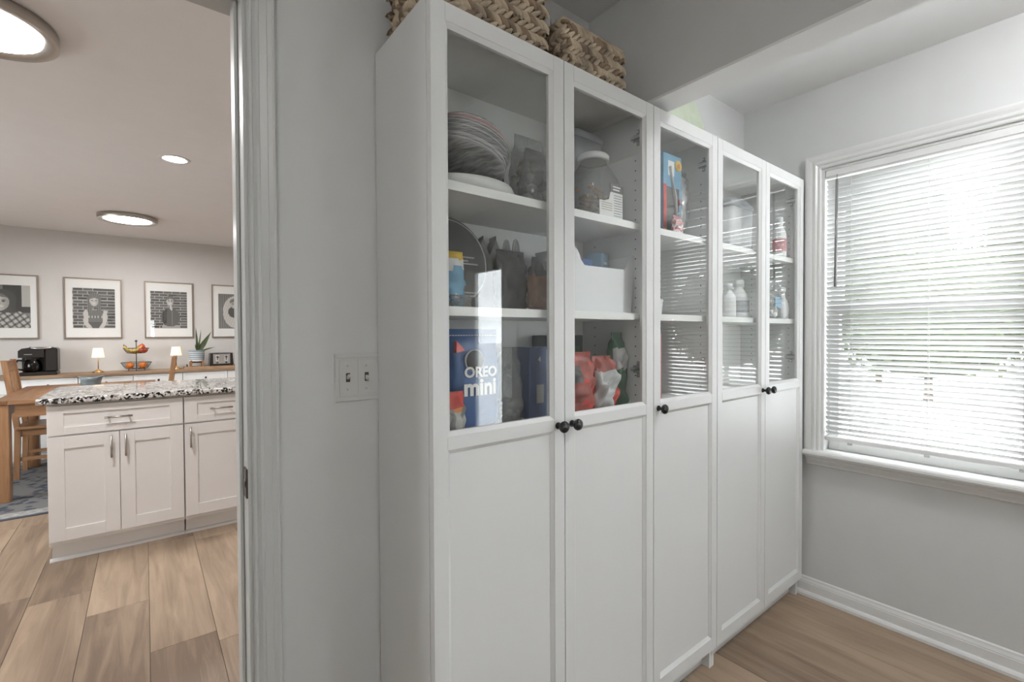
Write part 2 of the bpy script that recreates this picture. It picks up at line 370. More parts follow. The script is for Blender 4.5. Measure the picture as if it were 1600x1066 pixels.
# ------------------------------------------------------------------ room shell
WY = .306; WY2 = .426          # wall with the doorway (pantry face, kitchen face)
WX = 2.045; CZ = 2.44          # window wall, ceiling
HX0, HX1, HZ = .833, .938, 2.048
DX0, DX1, DZ = -1.09, -.304, 2.08    # doorway
BX, BY = -1.45, -3.4           # left and near walls of the pantry
FY = 6.25; KX0, KX1 = -3.3, 2.9
def struct(g, name, label, cat, parent=None):
    return g.build(name, parent, label, cat, kind='structure', loc=None if parent else (0,0,0))
g = G()
g.box(DX1, WX+.14, WY, WY2, 0, CZ, W).box(BX-.12, DX0, WY, WY2, 0, CZ, W).box(DX0, DX1, WY, WY2, DZ, CZ, W)
struct(g, 'wall_back', 'grey painted wall with the kitchen doorway and light switch', 'wall')
WIN = (-.832, -.062, .712, 2.05)
ED = (-3.12, -2.28, 0.02, 2.05)
g = G()
X0, X1 = WX, WX+.14
g.box(X0, X1, WIN[1], WY, 0, CZ, W).box(X0, X1, ED[1], WIN[0], 0, CZ, W).box(X0, X1, BY-.12, ED[0], 0, CZ, W)
g.box(X0, X1, WIN[0], WIN[1], 0, WIN[2], W).box(X0, X1, WIN[0], WIN[1], WIN[3], CZ, W).box(X0, X1, ED[0], ED[1], ED[3], CZ, W).box(X0, X1, ED[0], ED[1], 0, ED[2], W)
struct(g, 'wall_right', 'pale grey wall holding the window with the blind', 'wall')
struct(G().box(BX-.12, BX, BY-.12, WY, 0, CZ, W), 'wall_left', 'grey pantry side wall opposite the window', 'wall')
NW = (-.40, .05, 1.05, 1.75)  # openings for the added near-wall windows
NW2 = (1.30, 1.75, 1.05, 1.75)
g = G().box(BX, NW[0], BY-.12, BY, 0, CZ, W).box(NW[1], NW2[0], BY-.12, BY, 0, CZ, W).box(NW2[1], WX, BY-.12, BY, 0, CZ, W)
for p in (NW, NW2): g.box(p[0], p[1], BY-.12, BY, 0, p[2], W).box(p[0], p[1], BY-.12, BY, p[3], CZ, W)
struct(g, 'wall_front', 'grey pantry wall facing the white cabinets', 'wall')
struct(G().box(HX0, HX1, BY, WY, HZ, CZ, W), 'wall_header', 'dropped wall header crossing above the cabinets', 'wall')
struct(G().box(HX0, HX1, BY, WY-.001, HZ-.008, HZ, M['ceil']), 'trim_7', 'white board under the dropped header', 'soffit')  # thin board in ceiling white, lighter than the header faces
struct(G().box(BX-.12, WX+.14, BY-.12, WY2-.06, CZ, CZ+.1, M['ceil']), 'ceiling', 'white pantry ceiling', 'ceiling')
struct(G().box(KX0-.12, KX1+.12, WY2-.06, FY+.12, CZ, CZ+.1, M['ceilk']), 'ceiling_kitchen', 'smooth white kitchen ceiling with round lights', 'ceiling')
KW = M['wallk']
struct(G().box(KX0-.12, KX1+.12, FY, FY+.12, 0, CZ, KW), 'wall_far', 'warm greige dining wall behind the framed photographs', 'wall')
# kitchen left wall with a window added for daylight, right wall plain, kitchen side of the doorway wall
KW0 = (2.4, 4.4, .7, 2.1)
g = G().box(KX0-.12, KX0, WY2-.06, KW0[0], 0, CZ, KW).box(KX0-.12, KX0, KW0[1], FY, 0, CZ, KW).box(KX0-.12, KX0, KW0[0], KW0[1], 0, KW0[2], KW).box(KX0-.12, KX0, KW0[0], KW0[1], KW0[3], CZ, KW)
struct(g, 'wall_kitchen_left', 'warm greige kitchen side wall with an added wide window', 'wall')
struct(G().box(KX1, KX1+.12, WY2-.06, FY, 0, CZ, KW), 'wall_kitchen_right', 'plain warm greige kitchen end wall', 'wall')
g = G().box(DX1, KX1, WY2, WY2+.012, 0, CZ, KW).box(KX0, DX0, WY2, WY2+.012, 0, CZ, KW).box(DX0, DX1, WY2, WY2+.012, DZ, CZ, KW)
g.box(KX0-.12, BX-.12, WY, WY2, 0, CZ, KW).box(WX+.14, KX1+.12, WY, WY2, 0, CZ, KW)
struct(g, 'wall_kitchen_near', 'kitchen face of the doorway wall', 'wall')
g = G(); a, b_, c, d_ = KW0
for p in ((a, a+.05, c, d_), (b_-.05, b_, c, d_), (a, b_, c, c+.05), (a, b_, d_-.05, d_), ((a+b_)/2-.03, (a+b_)/2+.03, c, d_)): g.box(KX0-.09, KX0-.04, p[0], p[1], p[2], p[3], M['trim'])
o = struct(g, 'added_window_2', 'added wide white framed kitchen window', 'window')  # unseen window added to brighten the kitchen
G().box(KX0-.067, KX0-.063, a+.05, b_-.05, c+.05, d_-.05, M['wglass']).build('pane', o)

for q, nm, lb in ((NW, 'added_window_3', 'added small white framed window opposite the first bookcase'), (NW2, 'added_window_4', 'added small white framed window at the end of the window bay')):  # unseen windows, added to let more light onto the bookcases
    g = G(); a, b_, c, d_ = q
    for p in ((a, a+.05, c, d_), (b_-.05, b_, c, d_), (a, b_, c, c+.05), (a, b_, d_-.05, d_), (a, b_, (c+d_)/2-.02, (c+d_)/2+.02)): g.box(p[0], p[1], BY-.08, BY-.03, p[2], p[3], M['trim'])
    o = struct(g, nm, lb, 'window')
    G().box(a+.05, b_-.05, BY-.057, BY-.053, c+.05, d_-.05, M['wglass']).build('pane', o)

# floors: planks laid along Y, joints recessed
random.seed(4)
PW, PL = .2277, 1.22
plank_cache = {}
def plank(parent, x0, x1, y0, y1):
    k = (round(x1-x0, 4), round(y1-y0, 4))
    if k not in plank_cache:
        hx, hy = (x1-x0)/2-.0007, (y1-y0)/2-.0007
        plank_cache[k] = G().box(-hx, hx, -hy, hy, -.008, 0, M['plank'], b=.0012).mesh('plank')
    o = bpy.data.objects.new('plank', plank_cache[k]); COL.objects.link(o); o.parent = parent; o.location = ((x0+x1)/2, (y0+y1)/2, 0)
fl = struct(G().box(BX, WX, BY, .36, -.05, -.004, M['sub']), 'floor', 'brown oak plank floor of the pantry', 'floor')
flk = struct(G().box(KX0, KX1, .36, FY, -.05, -.004, M['sub']), 'floor_kitchen', 'light oak plank floor of the kitchen', 'floor')
def lay(parent, xa, xb, ya, yb, seam, known):
    k0 = math.floor((xa-seam)/PW)
    for k in range(k0, 200):
        x0, x1 = seam+k*PW, seam+(k+1)*PW
        if x0 >= xb: break
        x0c, x1c = max(x0, xa), min(x1, xb)
        if x1c-x0c < .004: continue
        j = known.get(k, ya+round(random.random()*8)*PL/8)
        ys = [ya]; y = j-math.ceil((j-ya)/PL)*PL
        while y < yb:
            if y > ya+.02: ys.append(y)
            y += PL
        ys.append(yb)
        for p, q in zip(ys, ys[1:]): plank(parent, x0c, x1c, p, q)
lay(fl, BX, WX, BY, .36, 1.745, {})
lay(flk, KX0, KX1, .36, FY, -.26, {-3: 2.233, -2: 1.95, -1: 1.466, 0: 2.6})

# baseboards
BASE = lambda s: [(0, 0), (s*.034, 0), (s*.033, .012), (s*.027, .019), (s*.017, .022), (s*.015, .058), (s*.013, .060), (s*.013, .064), (s*.008, .074), (s*.006, .082), (0, .086)]
def base_y(name, x, s, y0, y1, label):      # runs along Y on a wall at x
    pr = [(x+u, v) for u, v in BASE(s)]
    return struct(G().prism(pr, 'Y', y0, y1, M['trim']), name, label, 'baseboard')
def base_x(name, y, s, x0, x1, label):
    pr = [(y+u, v) for u, v in BASE(s)]
    return struct(G().prism(pr, 'X', x0, x1, M['trim']), name, label, 'baseboard')
base_y('baseboard_right', WX, -1, ED[1]+.08, WY, 'white moulded baseboard below the window')
base_y('baseboard_left', BX, 1, BY, WY, 'white moulded baseboard opposite the window')
base_x('baseboard_front', BY, 1, BX, WX, 'white moulded baseboard facing the cabinets')
base_x('baseboard_far', FY, -1, KX0, KX1, 'white moulded baseboard behind the sideboard')

# doorway: jambs, head, casings, strike plate
J = M['jamb']
jm = struct(G().box(DX1-.004, DX1+.016, WY-.004, WY2+.016, 0, DZ, J, b=.002).box(DX1-.012, DX1-.004, WY+.055, WY2-.01, 0, DZ, J, b=.002), 'trim_1', 'grey painted doorway jamb with worn strike plate', 'door jamb')
sp = G(); T = None
sp.box(DX1-.0075, DX1-.003, WY-.001, WY+.034, .905, .972, M['bronze'], b=.001)
sp.lathe([(.0, -.001), (.012, -.001), (.014, .002), (.009, .004), (.0, .002)], M['bronze'], (DX1-.008, WY+.014, .94), axis='X', n=14)
sp.build('strike_plate', jm, 'dark worn metal strike plate')
struct(G().box(DX0-.016, DX0+.004, WY-.004, WY2+.016, 0, DZ, J, b=.002), 'trim_2', 'far side jamb of the kitchen doorway', 'door jamb')
struct(G().box(DX0+.004, DX1-.004, WY-.004, WY2+.016, DZ-.016, DZ+.004, J, b=.002), 'trim_3', 'head jamb over the kitchen doorway', 'door jamb')
CASE = [(0, 0), (0, .010), (.004, .0135), (.010, .0135), (.012, .011), (.020, .0165), (.027, .0165), (.029, .0145), (.047, .0185), (.049, .0165), (.060, .0205), (.066, .0205), (.068, .018), (.068, 0)]
def casing_profile(x0, s, y):     # stepped colonial casing, x0 = opening edge, s = outwards
    return [(x0+s*a*.82, y-b_) for a, b_ in CASE]
struct(G().prism(casing_profile(DX1+.004, 1, WY), 'Z', 0, DZ+.004, J), 'trim_4', 'grey fluted door casing beside the light switch', 'door casing')
struct(G().prism(casing_profile(DX0-.004, -1, WY), 'Z', 0, DZ+.004, J), 'trim_5', 'grey fluted door casing at the doorway far side', 'door casing')
struct(G().box(DX0-.072, DX1+.072, WY-.020, WY, DZ+.004, DZ+.072, J, b=.003), 'trim_6', 'grey head casing over the kitchen doorway', 'door casing')

# ------------------------------------------------------------------ window and exterior door
TR = M['trim']; y0, y1, z0, z1 = WIN
win = struct(G().box(WX+.0, WX+.14, y1-.012, y1, z0, z1, TR).box(WX, WX+.14, y0, y0+.012, z0, z1, TR).box(WX, WX+.14, y0+.012, y1-.012, z1-.012, z1, TR).box(WX+.03, WX+.14, y0+.012, y1-.012, z0-.02, z0+.003, TR), 'window_1', 'white double hung window behind the closed blind', 'window')
def sash(name, xa, za, zb, rb):
    g = G(); a, b_ = y0+.014, y1-.014
    g.box(xa, xa+.035, a, a+.042, za, zb, TR, b=.002).box(xa, xa+.035, b_-.042, b_, za, zb, TR, b=.002).box(xa, xa+.035, a+.042, b_-.042, za, za+rb, TR, b=.002).box(xa, xa+.035, a+.042, b_-.042, zb-.036, zb, TR, b=.002)
    s = g.build(name, win); G().box(xa+.016, xa+.020, a+.042, b_-.042, za+rb, zb-.036, M['wglass']).build('pane', s)
sash('upper_sash', WX+.098, 1.375, z1-.014, .036)
sash('lower_sash', WX+.060, z0+.004, 1.41, .06)
# casing with mitred profile, stool and apron
CP = [(0, 0), (0, .010), (.005, .013), (.012, .013), (.014, .011), (.022, .017), (.032, .017), (.034, .015), (.046, .019), (.056, .021), (.064, .021), (.064, 0)]   # (outwards, proud)
def mitre_frame(g, ya, yb, za, zb, sides):
    n = len(CP); 
    corners = {'L': ((ya, za, -1, 0), (ya, zb, -1, 1)), 'T': ((ya, zb, -1, 1), (yb, zb, 1, 1)), 'R': ((yb, zb, 1, 1), (yb, za, 1, 0))}
    for sd in sides:
        (a, b_, sa, ta), (c, d_, sc, tc_) = corners[sd]
        r1 = [(WX-p, a+sa*o_, b_+ta*o_) for o_, p in CP]; r2_ = [(WX-p, c+sc*o_, d_+tc_*o_) for o_, p in CP]
        g.add(r1+r2_, [(i, (i+1) % n, n+(i+1) % n, n+i) for i in range(n)] + [tuple(range(n)), tuple(range(2*n-1, n-1, -1))], TR)
g = G(); mitre_frame(g, y0, y1, z0, z1, 'LTR'); g.build('casing', win)
G().prism([(WX+.03, z0-.02), (WX+.03, z0+.004), (WX-.05, z0+.004), (WX-.056, z0-.001), (WX-.058, z0-.010), (WX-.056, z0-.017), (WX-.05, z0-.02)], 'Y', y0-.075, -.003, TR).build('sill', win)
G().prism([(WX, z0-.02), (WX-.034, z0-.02), (WX-.034, z0-.026), (WX-.028, z0-.034), (WX-.020, z0-.038), (WX-.020, z0-.043), (WX-.014, z0-.056), (WX-.012, z0-.061), (WX-.010, z0-.062), (WX-.010, z0-.068), (WX-.006, z0-.072), (WX, z0-.072)], 'Y', y0-.066, -.006, TR).build('apron', win)
# exterior door with a tall pane further along the same wall
a, b_, c, d_ = ED
dr = struct(G().box(WX+.0, WX+.12, a, a+.02, c, d_, TR).box(WX, WX+.12, b_-.02, b_, c, d_, TR).box(WX, WX+.12, a+.02, b_-.02, d_-.02, d_, TR), 'door_1', 'white exterior door with a tall glass pane', 'door')
PY0, PY1, PZ0, PZ1 = -2.925, -2.49, .27, 1.872
g = G(); xa, xb = WX+.03, WX+.074
g.box(xa, xb, a+.022, PY0, c+.005, d_-.022, TR, b=.002).box(xa, xb, PY1, b_-.022, c+.005, d_-.022, TR, b=.002).box(xa, xb, PY0, PY1, c+.005, PZ0, TR, b=.002).box(xa, xb, PY0, PY1, PZ1, d_-.022, TR, b=.002)
lf = g.build('leaf', dr); G().box(xa+.018, xa+.024, PY0, PY1, PZ0, PZ1, M['wglass']).build('pane', lf)
G().lathe([(0, 0), (.026, 0), (.026, .006), (.010, .012), (.010, .035), (.024, .042), (.028, .055), (.02, .066), (0, .068)], M['bronze'], (0, 0, 0), 'X', 16, T=Matrix.Translation((xa, -2.38, .98)) @ Matrix.Scale(-1, 4, (1,0,0))).build('door_handle', lf)
g = G()
g.box(WX-.018, WX, a-.07, a, 0, d_+.07, TR, b=.003).box(WX-.018, WX, b_, b_+.07, 0, d_+.07, TR, b=.003).box(WX-.018, WX, a, b_, d_, d_+.07, TR, b=.003); g.build('casing', dr)

# blind
bl = empty('window_blind', (WX+.02, (y0+y1)/2, .765), 'white horizontal slat blind hanging closed over the window', 'blind')
ba, bb = y0+.016, y1-.016
BXc = WX+.018
g = G(); g.box(BXc-.022, BXc+.022, ba, bb, 2.004, 2.036, M['blindpvc'], b=.003); hr = g.build('headrail', bl)
G().box(BXc-.018, BXc+.018, ba+.004, bb-.004, 1.998, 2.004, M['blindpvc']).build('rail_lip', hr)
NS = 53; zt_, zb_ = 1.984, .803
sl = []
tilt = R(-42)
for i in range(9):                                        # curved slat cross-section
    t = (i-4)/4; u_ = t*.0128; h_ = .0022*(1-t*t)
    sl.append((u_, h_))
cs, sn = math.cos(tilt), math.sin(tilt)
top = [(u_*cs - h_*sn*0, u_*sn + h_) for u_, h_ in sl]     # inner edge up, outer edge down
ring = top + [(p, q-.0007) for p, q in top[::-1]]
SM = G().prism(ring, 'Y', -(bb-ba)/2, (bb-ba)/2, M['slat'], smooth=True).mesh('slat')
random.seed(11)
for i in range(NS):
    o = bpy.data.objects.new('slat', SM); COL.objects.link(o); o.parent = bl
    zz = zt_ + (zb_-zt_)*i/(NS-1)
    o.location = (BXc-(WX+.02), 0, zz-.765 + random.uniform(-.0008, .0008)); o.rotation_euler = (random.uniform(-.0012, .0012), random.uniform(-.05, .05), 0)
G().box(BXc-.014, BXc+.014, ba, bb, .766, .786, M['blindpvc'], b=.004).build('bottom_rail', bl)
for yy in (-.178, -.447, -.716):
    g = G(); g.tube([(BXc-.013, yy, 2.004), (BXc-.013, yy, .786)], .0007, M['cord'], 5).tube([(BXc+.013, yy, 2.004), (BXc+.013, yy, .786)], .0007, M['cord'], 5)
    cd = g.build('ladder_cord', bl)
    G().box(BXc-.017, BXc-.004, yy-.009, yy+.009, .758, .770, M['clearj'], b=.002).build('cord_clip', cd)
g = G(); g.tube([(BXc-.030, -.126, 1.985), (BXc-.031, -.122, 1.49)], .0058, M['wand'], 6); wd = g.build('tilt_wand', bl)
G().tube([(BXc-.018, -.126, 2.012), (BXc-.027, -.126, 2.008), (BXc-.030, -.126, 1.985)], .0022, M['clearj'], 6).build('wand_hook', wd)

# ------------------------------------------------------------------ outside: ground and planting
struct(G().box(-60, 80, -60, 60, -.45, -.30, M['ground']), 'ground', 'grey paved ground outside the window', 'ground')
struct(G().box(2.3, 45, -60, -1.9, -.30, -.26, M['bounce_slab']), 'bounce_slab', 'pale slab added outside the exterior door to bounce light', 'bounce_slab')  # unseen bright slab added to whiten the door pane's reflection
def shrub(x, y, rx, rz, h, n, label, group):
    t = empty('garden_shrub', (x, y, -.3), label, 'shrub', group)
    vs, fs = [], []
    for i in range(n):
        th = random.random()*6.283; ph = math.acos(random.uniform(-.85, 1)); q = random.uniform(.55, 1.05)
        c = Vector((x+rx*q*math.sin(ph)*math.cos(th), y+rx*q*math.sin(ph)*math.sin(th), h/2+.1+rz*q*math.cos(ph)))
        e = Euler((random.random()*6, random.random()*6, random.random()*6)).to_matrix(); s_ = random.uniform(.05, .13)
        b = len(vs); vs += [c+e @ Vector(p) for p in ((-s_, 0, 0), (0, -s_*.5, .01), (s_, 0, 0), (0, s_*.5, .01))]; fs.append((b, b+1, b+2, b+3))
    g = G(); g.add(vs, fs, M['hleaf']); f = g.build('foliage', t); f['kind'] = 'stuff'
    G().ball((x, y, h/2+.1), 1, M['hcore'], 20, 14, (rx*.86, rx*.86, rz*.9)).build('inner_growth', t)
    G().tube([(x, y, -.32), (x+.05, y, h*.3), (x-.03, y+.05, h*.6)], [.09, .06, .03], M['trunk'], 7).build('trunk', t)
random.seed(21)
for i, (x, y, rx, h) in enumerate([(12.8, -2.3, 1.75, 3.3), (13.0, 1.5, 1.85, 3.1), (12.8, 5.3, 1.75, 3.4), (13.2, -6.1, 1.75, 3.2), (17.4, -.5, 1.9, 7.0), (17.6, 3.5, 1.9, 7.6), (17.4, 7.5, 1.9, 7.2), (17.4, -4.5, 1.9, 6.8)]):
    shrub(x, y, rx, h*.5, h, 2600, 'low leafy green shrub beyond the window' if h < 4 else 'tall leafy green tree behind the low shrubs', 'low shrubs beyond the window' if h < 4 else 'tall trees beyond the window')

# ------------------------------------------------------------------ white glass-door bookcases
SH = (1.633, 1.343, 1.036)        # top faces of the shelves
ZT, ZB = 2.007, .088              # door top and bottom
CB = WY-.006                      # cabinet back
def frame_door(x0, x1, bk, hinge_side, knob_side):
    """one tall door: bevelled frame with a glass pane above and a panel below"""
    g = G(); a, b_ = x0+.0015, x1-.0015; sw = .036; bv = .010
    za, zb, zm0, zm1 = ZB, ZT, 1.012, 1.056
    ox = [a, a+sw, b_-sw, b_]
    # frame body behind the bevels
    def member(X0, X1, Z0, Z1): g.box(X0, X1, .0, .0185, Z0, Z1, B)
    member(a, a+sw, za, zb); member(b_-sw, b_, za, zb)
    member(a+sw, b_-sw, zb-.040, zb); member(a+sw, b_-sw, za, za+.046); member(a+sw, b_-sw, zm0+.008, zm1-.006)
    # sloped inner mouldings round each opening
    def bevel(X0, X1, Z0, Z1, dep):
        i = bv
        o_ = [(X0, .0012, Z0), (X1, .0012, Z0), (X1, .0012, Z1), (X0, .0012, Z1)]
        q = [(X0+i, dep, Z0+i), (X1-i, dep, Z0+i), (X1-i, dep, Z1-i), (X0+i, dep, Z1-i)]
        bk_ = [(X0, .0185, Z0), (X1, .0185, Z0), (X1, .0185, Z1), (X0, .0185, Z1)]
        r_ = [(X0+i, .0185, Z0+i), (X1-i, .0185, Z0+i), (X1-i, .0185, Z1-i), (X0+i, .0185, Z1-i)]
        fs = []
        for k in range(4):
            l = (k+1) % 4; fs += [(k, l, 4+l, 4+k), (4+k, 4+l, 12+l, 12+k), (12+k, 12+l, 8+l, 8+k)]
        g.add(o_+q+bk_+r_, fs, B)
    bevel(a+sw, b_-sw, zm1-.006, zb-.040, .0085)
    bevel(a+sw, b_-sw, za+.046, zm0+.008, .0085)
    d = g.build('door', bk)
    # fine joint lines where rails meet stiles
    for X in (a+sw, b_-sw):
        G().box(X-.0004, X+.0004, -.0002, .0002, zb-.0395, zb-.0005, M['greyl']).build('frame_joint', d)
        G().box(X-.0004, X+.0004, -.0002, .0002, zm0+.009, zm1-.007, M['greyl']).build('frame_joint', d)
    G().box(a+sw+.004, b_-sw-.004, .011, .014, zm1-.002, zb-.044, M['glass']).build('glass_pane', d, 'clear glass pane')
    G().box(a+sw+.004, b_-sw-.004, .0095, .0155, za+.050, zm0+.004, B).build('lower_panel', d)
    kx = (b_-.0245) if knob_side == 'R' else (a+.0245)
    T = Matrix.Translation((kx, 0, 1.033)) @ Matrix.Scale(-1, 4, (0,1,0))
    G().lathe([(0, -.001), (.009, -.001), (.0095, .003), (.0055, .006), (.0055, .013), (.009, .017), (.0145, .020), (.0160, .025), (.0140, .030), (.008, .033), (0, .034)], M['black'], (0,0,0), 'Y', 20, T=T).build('knob', d, 'round black door knob')
    return d
def hinge(side_x, s, z, bk):
    g = G(); x = side_x
    g.box(min(x, x-s*.003), max(x, x-s*.003), .040, .052, z-.026, z+.026, M['hinge'], b=.0008)
    g.box(min(x, x-s*.003), max(x, x-s*.003), .030, .066, z-.012, z+.012, M['hinge'], b=.0008)
    g.box(min(x, x-s*.011), max(x, x-s*.011), .024, .072, z-.006, z+.006, M['chrome'], b=.002)
    for dz in (-.019, .019): g.lathe([(0, 0), (.0055, 0), (.004, .002), (0, .002)], M['chrome'], (0,0,0), 'X', 10, T=Matrix.Translation((x-s*.003, .046, z+dz)) @ Matrix.Scale(-s, 4, (1,0,0)))
    return g.build('hinge', bk, 'metal hinge plate')
def bookcase(x0, x1, label, doors):
    bk = empty('glass_door_bookcase', ((x0+x1)/2, .16, 0), label, 'bookcase')
    t = .016; F = .0205
    for a, b_ in ((x0+.0005, x0+t), (x1-t, x1-.0005)): G().box(a, b_, F, CB, 0, 2.02, B, b=.0008).build('side_panel', bk)
    ia, ib = x0+t, x1-t
    G().box(ia, ib, F+.001, CB-.004, 1.996, 2.0195, M['shelf_lift']).build('top_panel', bk)
    G().box(ia, ib, F+.001, CB-.006, .078, .098, B).build('bottom_panel', bk)
    G().box(ia, ib, .052, .064, 0.001, .078, B).build('plinth', bk)
    G().box(ia, ib, CB-.008, CB-.003, .098, 1.996, M['shelf_lift']).build('back_panel', bk)
    for z in SH + (.70, .37): G().box(ia+.001, ib-.001, F+.012, CB-.009, z-.022, z, M['shelf_lift'], b=.0006).build('shelf', bk)
    # rows of peg holes
    g = G()
    for X, s in ((ia, 1), (ib, -1)):
        for Y in (.058, .235):
            for k in range(28):
                z = 1.075+k*.032
                if any(-.03 < z-q < .008 for q in SH) or z > 1.86: continue
                g.lathe([(0, 0), (.0026, 0)], M['hole'], (0,0,0), 'X', 8, T=Matrix.Translation((X+s*.0004, Y, z)), cap=False)
    g.build('peg_holes', bk, 'rows of small dark shelf peg holes')['kind'] = 'stuff'
    for (a, b_, hs, ks) in doors:
        frame_door(a, b_, bk, hs, ks)
        hx, s = (ib, 1) if hs == 'R' else (ia, -1)
        for z in (1.915, 1.16, .2): hinge(hx, s, z, bk)
    return bk
bookcase(0, .8, 'wide white glass-door bookcase beside the light switch with two baskets on top', [(0, .4, 'L', 'R'), (.4, .8, 'R', 'L')])
bookcase(.8, 1.2, 'narrow single-door white bookcase between the two wide ones', [(.8, 1.2, 'R', 'L')])
bookcase(1.2, 2.0, 'wide white glass-door bookcase touching the window wall', [(1.2, 1.6, 'L', 'R'), (1.6, 2.0, 'R', 'L')])

# ------------------------------------------------------------------ light switch
sw = empty('light_switch', (-.05, WY, 1.168), 'double light switch plate on the grey wall beside the cabinet', 'light switch')
g = G(); xa, xb, za, zb = -.113, .012, 1.106, 1.230
def ringbox(g, X0, X1, Z0, Z1, wd_, ya, yb, m):
    g.box(X0, X1, ya, yb, Z1-wd_, Z1, m, b=.0006); g.box(X0, X1, ya, yb, Z0, Z0+wd_, m, b=.0006)
    g.box(X0, X0+wd_, ya, yb, Z0+wd_, Z1-wd_, m, b=.0006); g.box(X1-wd_, X1, ya, yb, Z0+wd_, Z1-wd_, m, b=.0006)
CBk = WY-.0052
g.box(xa, xb, CBk+.0015, WY, za, zb, M['plate'], b=.001)
ringbox(g, xa+.002, xb-.0, za+.002, zb-.002, .009, CBk, CBk+.003, M['plate'])
ringbox(g, xa+.012, xb, za+.013, zb-.013, .005, CBk+.0005, CBk+.003, M['plate'])
g.box(-.0535, -.0495, CBk+.0004, CBk+.003, za+.004, zb-.004, M['plate'], b=.0004)
g.build('wall_plate', sw)
for x, up in ((-.079, -1), (-.030, 1)):
    T = rot((x, CBk+.001, 1.168), rx=R(28*up))
    tg = G().box(-.0036, .0036, -.012, .002, -.0045, .0045, M['toggle'], T=T, b=.001).build('toggle', sw, 'toggle switched down' if up < 0 else 'toggle switched up')
    G().box(x-.0052, x+.0052, CBk+.0008, CBk+.0016, 1.1565, 1.1795, M['ink']).build('toggle_slot', tg)
    for dz in (-.030, .030): G().lathe([(0, 0), (.0032, 0), (.0028, .0012), (0, .0014)], M['plate'], (0,0,0), 'Y', 10, T=Matrix.Translation((x, CBk+.0015, 1.168+dz)) @ Matrix.Scale(-1, 4, (0,1,0))).build('screw', sw)

# ------------------------------------------------------------------ woven baskets and green tray on the bookcases
def basket(x0, x1, y0, y1, z0, h, label, seed):
    """walls of stacked plaits; each plait row is a ring of leaning strands"""
    random.seed(seed)
    t = empty('woven_basket', ((x0+x1)/2, (y0+y1)/2, z0), label, 'basket', 'woven baskets on the bookcase')
    sh = G(); i = .012
    sh.box(x0+i, x1-i, y0+i, y1-i, z0+.001, z0+.006, M['strawC'])
    for a, b_, c, d_ in ((x0+i, x1-i, y0+i, y0+i+.004), (x0+i, x1-i, y1-i-.004, y1-i), (x0+i, x0+i+.004, y0+i, y1-i), (x1-i-.004, x1-i, y0+i, y1-i)): sh.box(a, b_, c, d_, z0+.006, z0+h-.006, M['strawC'])
    sh.build('liner', t)
    cx, cy = (x0+x1)/2, (y0+y1)/2
    per = [(Vector((x0, y0, 0)), Vector((x1, y0, 0)), Vector((0, -1, 0))), (Vector((x1, y0, 0)), Vector((x1, y1, 0)), Vector((1, 0, 0))), (Vector((x1, y1, 0)), Vector((x0, y1, 0)), Vector((0, 1, 0))), (Vector((x0, y1, 0)), Vector((x0, y0, 0)), Vector((-1, 0, 0)))]
    rows = max(3, round(h/.040)); rh = h/rows
    for r_ in range(rows):
        g = G(); zc = z0+(r_+.5)*rh
        for A, Bv, nrm in per:
            L = (Bv-A).length; u = (Bv-A)/L; n = max(3, round(L/.0225)); ph = random.random()*.5
            for k in range(n):
                for half in (0, 1):
                    p = A+u*(L*min(1, max(0, (k+.5+(.5 if half else 0)*.9+ph*.3)/n))); p = Vector((p.x, p.y, zc+(rh*.24 if half else -rh*.24)))
                    p -= nrm*.010
                    ang = R(36+random.uniform(-9, 9))*(1 if half == 0 else -1)
                    d = u*math.cos(ang)+Vector((0,0,1))*math.sin(ang); e = nrm.cross(d)
                    ln = random.uniform(.021, .026); wd_ = random.uniform(.0066, .0086); bl_ = random.uniform(.009, .015)
                    vs = []
                    for q, ww, hh in ((-1, .12, .0), (-.55, .8, .7), (0, 1., 1.), (.55, .75, .75), (1, .1, .05)):
                        for s_, zz in ((-1, .0), (-.45, .8), (.45, .8), (1, 0)): vv = p+d*ln*q+e*wd_*ww*s_+nrm*(bl_*hh*zz+.002); vv.z = max(vv.z, z0+.0008); vs.append(vv)
                    fs = [(a*4+b_, a*4+b_+1, a*4+b_+5, a*4+b_+4) for a in range(4) for b_ in range(3)]
                    m = random.choice([M['strawA']]*6+[M['strawB']]*3)
                    g.add(vs, fs, m, True)
        g.build('plait_row', t)
    g = G(); pts = [(x0+.006, y0+.006), (x1-.006, y0+.006), (x1-.006, y1-.006), (x0+.006, y1-.006)]
    g.tube([(p[0], p[1], z0+h) for p in pts], .0075, M['strawA'], 8, closed=True)
    for k in range(7):
        x = x0+random.uniform(0, .03); y = y0+random.uniform(.03, .1)
        g.tube([(x, y, z0+h), (x+random.uniform(-.01, .01), y, z0+h+.012), (x+random.uniform(-.02, .02), y, z0+h+random.uniform(.016, .03))], [.0016, .0012, .0006], M['strawB'], 5)
    g.build('rim', t)
basket(.018, .357, .022, .24, 2.02, .21, 'tall woven seagrass basket on the bookcase corner above the light switch', 1)
basket(.420, .680, .022, .26, 2.02, .122, 'low woven seagrass basket next to the dropped header', 2)
ti = rot((1.415, CB-.05, 2.023), rx=R(-9))
g = G(); n = 40; rx_, rz_ = .196, .205
pr = [(rx_*math.cos(2*math.pi*i/n), rz_+rz_*math.sin(2*math.pi*i/n)) for i in range(n)]
pi_ = [(.92*a, rz_+.92*(b_-rz_)) for a, b_ in pr]
g.add([(a, 0, b_) for a, b_ in pr]+[(a, .012, b_) for a, b_ in pr]+[(a, -.001, b_) for a, b_ in pi_]+[(a, .007, b_) for a, b_ in pi_],
      [(i, (i+1) % n, n+(i+1) % n, n+i) for i in range(n)]+[(i, (i+1) % n, 2*n+(i+1) % n, 2*n+i) for i in range(n)]+[tuple(range(2*n, 3*n)), tuple(range(n, 2*n))[::-1]], M['green'], T=ti)
